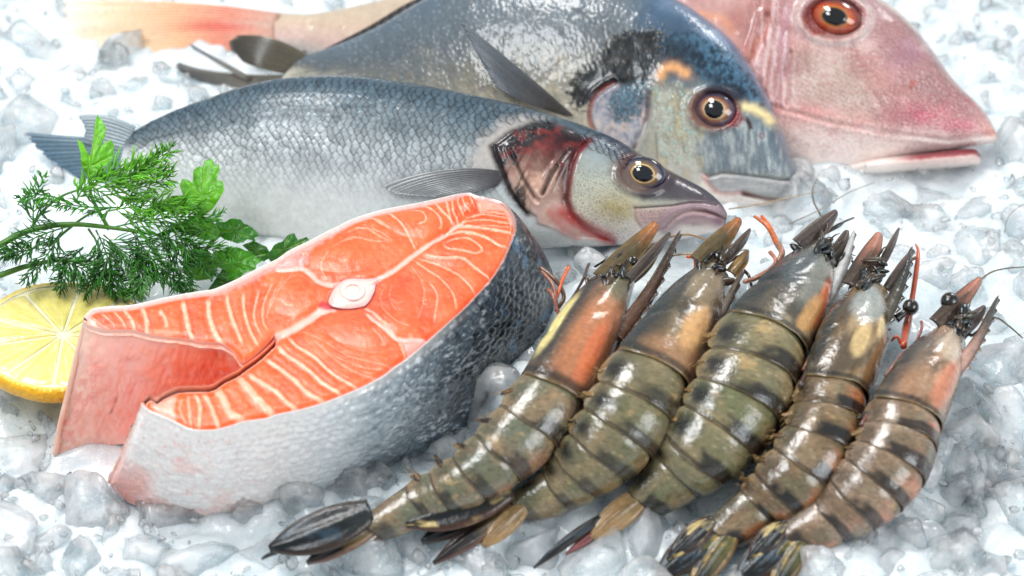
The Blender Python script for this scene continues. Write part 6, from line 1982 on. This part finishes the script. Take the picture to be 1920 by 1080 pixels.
def leaf(root, outline, org, col, h, curl, seed, stem=None):
    """parsley leaf: star grid from org to a traced outline, veined and curled"""
    O = np.array(outline, float)
    m = 150
    O = np.vstack([O, O[:1]])
    dd = np.r_[0, np.cumsum(np.linalg.norm(np.diff(O, axis=0), axis=1))]
    tt = np.linspace(0, dd[-1], m, endpoint=False)
    B = np.stack([np.interp(tt, dd, O[:, j]) for j in (0, 1)], 1)
    o = np.array(org, float)
    r = np.linspace(0, 1, 22)
    G = o + r[:, None, None] * (B - o)[None]
    A = np.arctan2(B[:, 1] - o[1], B[:, 0] - o[0])
    L = np.linalg.norm(B - o, axis=1)
    vein = np.exp(-(np.abs(((A * 7 / (2 * np.pi)) % 1) - .5) / .10) ** 2)
    n = fbm(G[..., 0] / 9, G[..., 1] / 9, 400 + seed)
    H = h + curl * (r[:, None] ** 2) * np.sin(A * 2 + seed)[None] * .5 + .12 * (n - .5) - .05 * vein[None] * sm(0, .2, r)[:, None] + .05 * np.sin(A * 5 + seed)[None] * r[:, None]
    P1, P2 = herb.at(G, H + .012), herb.at(G, H - .012)
    k = 22 * m
    V = np.concatenate([P1.reshape(-1, 3), P2.reshape(-1, 3)])
    F1 = gridf(22, m, True)
    idx = np.arange(k).reshape(22, m)[-1]
    j = np.roll(idx, -1)
    F = np.vstack([F1, F1[:, ::-1] + k, np.stack([idx, j, j + k, idx + k], 1)])
    c = np.broadcast_to(lin(col), (k, 3)) * (.65 + .7 * n.ravel())[:, None]
    c = mixc(c, (150, 190, 70), .4 * (vein[None] * np.ones((22, 1))).ravel() * np.repeat(sm(.95, .2, r), m))
    lf = part('leaf', V, F, leaf_mat, root, np.vstack([c, c]))
    if stem:
        V, F = tube([herb.at(np.array(p, float), h - .1 - .1 * i) for i, p in enumerate(stem)], [.06, .07, .08], 7, 16)
        part('stem', V, F, leaf_mat, lf, np.broadcast_to(lin((74, 128, 34)), (len(V), 3)))


Zh = Z(0, 0, 2.0)
pa = thing('parsley_sprig', 'bright green parsley sprig with two leaves standing up in front of the sea bass', 'parsley', on_z(np.array((280, 540)), 0))
leaf(pa, Zh((345, 695), (322, 650), (318, 605), (303, 548), (325, 563), (346, 606), (352, 604), (360, 560), (372, 520), (368, 490), (378, 456), (386, 468), (402, 488), (411, 510), (404, 545), (384, 594), (396, 570), (412, 558), (430, 551), (441, 572), (438, 602), (430, 632), (400, 662), (365, 692)), (176, 325), (92, 168, 30), 1.7, .3, 1, [(176, 340), (178, 380), (210, 440)])
leaf(pa, Zh((740, 822), (702, 775), (680, 715), (690, 688), (710, 690), (727, 702), (730, 652), (754, 638), (765, 646), (771, 620), (800, 613), (812, 640), (826, 634), (829, 656), (818, 692), (841, 699), (847, 735), (832, 762), (800, 802), (768, 826)), (380, 380), (84, 156, 28), 1.2, .4, 2, [(378, 405), (350, 425), (300, 450)])
leaf(pa, Zh((560, 790), (600, 762), (650, 745), (700, 745), (730, 790), (700, 815), (640, 806), (600, 810)), (325, 390), (64, 122, 28), .7, .3, 3)
leaf(pa, Zh((690, 850), (740, 822), (790, 830), (830, 880), (820, 910), (770, 915), (730, 900), (700, 890)), (380, 437), (56, 122, 22), 1.0, .3, 4)
pb = thing('parsley_sprig', 'dark green parsley sprig tucked between the sea bass belly and the salmon steak', 'parsley', on_z(np.array((460, 530)), 0))
leaf(pb, Zh((805, 872), (800, 850), (822, 838), (845, 842), (868, 831), (905, 831), (915, 845), (932, 850), (950, 862), (966, 876), (973, 892), (955, 898), (960, 912), (930, 905), (915, 918), (888, 922), (840, 902)), (442, 438), (34, 92, 18), .6, .3, 5, [(420, 440), (400, 455), (380, 480)])
leaf(pb, Zh((792, 966), (812, 945), (830, 950), (850, 935), (900, 934), (920, 945), (950, 948), (960, 965), (985, 982), (962, 1000), (960, 1020), (920, 1030), (900, 1050), (850, 1060), (845, 1020), (815, 1005)), (445, 495), (54, 128, 18), .5, .3, 6, [(420, 500), (380, 500), (340, 495)])
leaf(pb, Zh((1000, 965), (1030, 925), (1058, 912), (1080, 884), (1104, 878), (1116, 904), (1150, 892), (1160, 905), (1130, 932), (1100, 950), (1070, 985), (1020, 990)), (535, 470), (30, 78, 18), .4, .3, 7, [(500, 480), (470, 485), (440, 490)])
leaf(pb, Zh((910, 925), (950, 905), (1000, 930), (1020, 965), (990, 985), (950, 960)), (478, 472), (26, 66, 16), .3, .2, 8)
leaf(pb, Zh((690, 960), (740, 928), (790, 955), (822, 1005), (800, 1050), (740, 1060), (690, 1030)), (375, 500), (60, 124, 24), .6, .3, 9)
leaf(pb, Zh((840, 1000), (900, 1040), (930, 1080), (860, 1110), (780, 1090)), (430, 530), (20, 56, 12), .15, .2, 10)

dill = thing('dill_sprig', 'feathery dark green dill sprig with long stalks, lying over the parsley by the lemon', 'dill', on_z(np.array((160, 545)), 0))
rg = np.random.default_rng(11)


def hp_(p, h):
    return herb.at(np.array(p, float), np.array(h, float))


for pts, r in (([(-40, 488), (0, 470), (60, 441), (130, 430), (205, 436), (290, 450)], [.14, .12, .09, .05]), ([(-40, 535), (0, 525), (60, 506), (120, 497), (200, 500)], [.13, .11, .07, .03]), ([(60, 441), (85, 405), (120, 378), (165, 362), (190, 352)], [.06, .05, .03]),
               ([(95, 470), (130, 440), (170, 412), (215, 398)], [.06, .05, .03]), ([(170, 436), (185, 460), (200, 500), (215, 550)], [.05, .04, .02])):
    V, F = tube([hp_(p, 1.0 + .12 * i) for i, p in enumerate(pts)], r, 9, 40)
    part('stem', V, F, dill_mat, dill, np.broadcast_to(lin((72, 118, 32)), (len(V), 3)))


def frond(a, b, h, n, L, col, sag=6, fan=.75, bushy=3):
    a, b = np.array(a, float), np.array(b, float)
    ax = b - a
    ln = np.hypot(*ax)
    ax /= ln
    pe = np.array([-ax[1], ax[0]])
    bag = Bag()
    side = rg.choice([-1, 1])
    spine = [a + ax * ln * t + pe * side * sag * math.sin(t * math.pi) for t in np.linspace(0, 1, 8)]
    hs = [h + .5 * math.sin(t * 2.4) for t in np.linspace(0, 1, 8)]
    V, F = tube([hp_(p, q) for p, q in zip(spine, hs)], [.035, .028, .014], 5, 18)
    bag.add(V, F, lin(col) * .95)
    sp, hh = np.array(spine), np.array(hs)
    for k in range(n):
        t = .12 + .88 * k / (n - 1)
        p = np.array([np.interp(t, np.linspace(0, 1, 8), sp[:, j]) for j in (0, 1)])
        q = np.interp(t, np.linspace(0, 1, 8), hh)
        for s in (-1, 1):
            l = 1.25 * L * (1.05 - .6 * t) * rg.uniform(.7, 1.2)
            ang = fan * rg.uniform(.7, 1.3) * (1 - .35 * t)
            d = ax * math.cos(ang) + pe * s * math.sin(ang)
            e = p + d * l
            dh = rg.normal(.1, .35)
            br = rg.uniform(.6, 1.35)
            for j in range(bushy + 3):
                if j == 0:
                    s0, e0, hh0, hh1 = p, e, q, q + dh
                else:
                    tj = rg.uniform(.15, .75)
                    s0 = p + d * l * tj
                    aj = rg.choice([-1, 1]) * rg.uniform(.18, .5)
                    dj = d * math.cos(aj) + np.array([-d[1], d[0]]) * math.sin(aj)
                    e0 = s0 + dj * l * rg.uniform(.55, .95)
                    hh0, hh1 = q + dh * tj, q + dh * tj + rg.normal(.05, .22)
                m = (s0 + e0) / 2 + rg.normal(0, 2, 2)
                V, F = tube([hp_(s0, hh0), hp_(m, (hh0 + hh1) / 2 + .05), hp_(e0, hh1)], [.022, .032, .026, .006], 4, 9)
                bag.add(V, F, lin(col) * br * rg.uniform(.75, 1.25))
    part('frond', *bag.out()[:2], dill_mat, dill, bag.out()[2])


BR, MD, DG = (96, 168, 40), (66, 136, 36), (42, 100, 30)  # greens as lit above and shaded lower down, put into the frond colours
for a, b, h, n, L, col in (((70, 435), (88, 352), 1.3, 6, 26, MD), ((115, 382), (52, 388), 1.4, 5, 24, MD), ((160, 372), (312, 338), 2.0, 14, 38, BR), ((190, 372), (322, 306), 2.2, 12, 30, BR), ((200, 380), (318, 352), 1.8, 11, 40, BR), ((250, 372), (312, 302), 2.1, 7, 16, MD),
                           ((140, 432), (12, 496), 1.3, 10, 30, DG), ((120, 444), (62, 528), 1.2, 9, 30, DG), ((205, 408), (372, 405), 1.6, 14, 36, BR), ((215, 436), (402, 420), 1.3, 15, 40, MD), ((185, 440), (222, 556), 1.2, 11, 32, DG), ((250, 440), (340, 545), 1.3, 12, 36, DG),
                           ((280, 440), (425, 482), 1.0, 12, 38, MD), ((300, 455), (262, 552), 1.4, 11, 30, MD), ((230, 400), (110, 392), 1.5, 9, 26, MD), ((300, 420), (398, 520), 1.1, 11, 38, DG), ((160, 470), (120, 545), 1.0, 9, 30, DG), ((100, 490), (200, 540), 1.0, 11, 34, DG),
                           ((220, 470), (170, 550), 1.2, 9, 32, DG), ((330, 470), (360, 550), 1.0, 9, 34, DG), ((200, 450), (300, 520), 1.4, 12, 36, DG), ((280, 500), (262, 560), 1.7, 8, 28, (74, 128, 62)), ((150, 390), (200, 345), 1.7, 7, 24, BR), ((75, 470), (20, 480), 1.0, 7, 24, DG), ((180, 520), (260, 556), .9, 10, 36, DG)):
    frond(a, b, h, n, L, col)
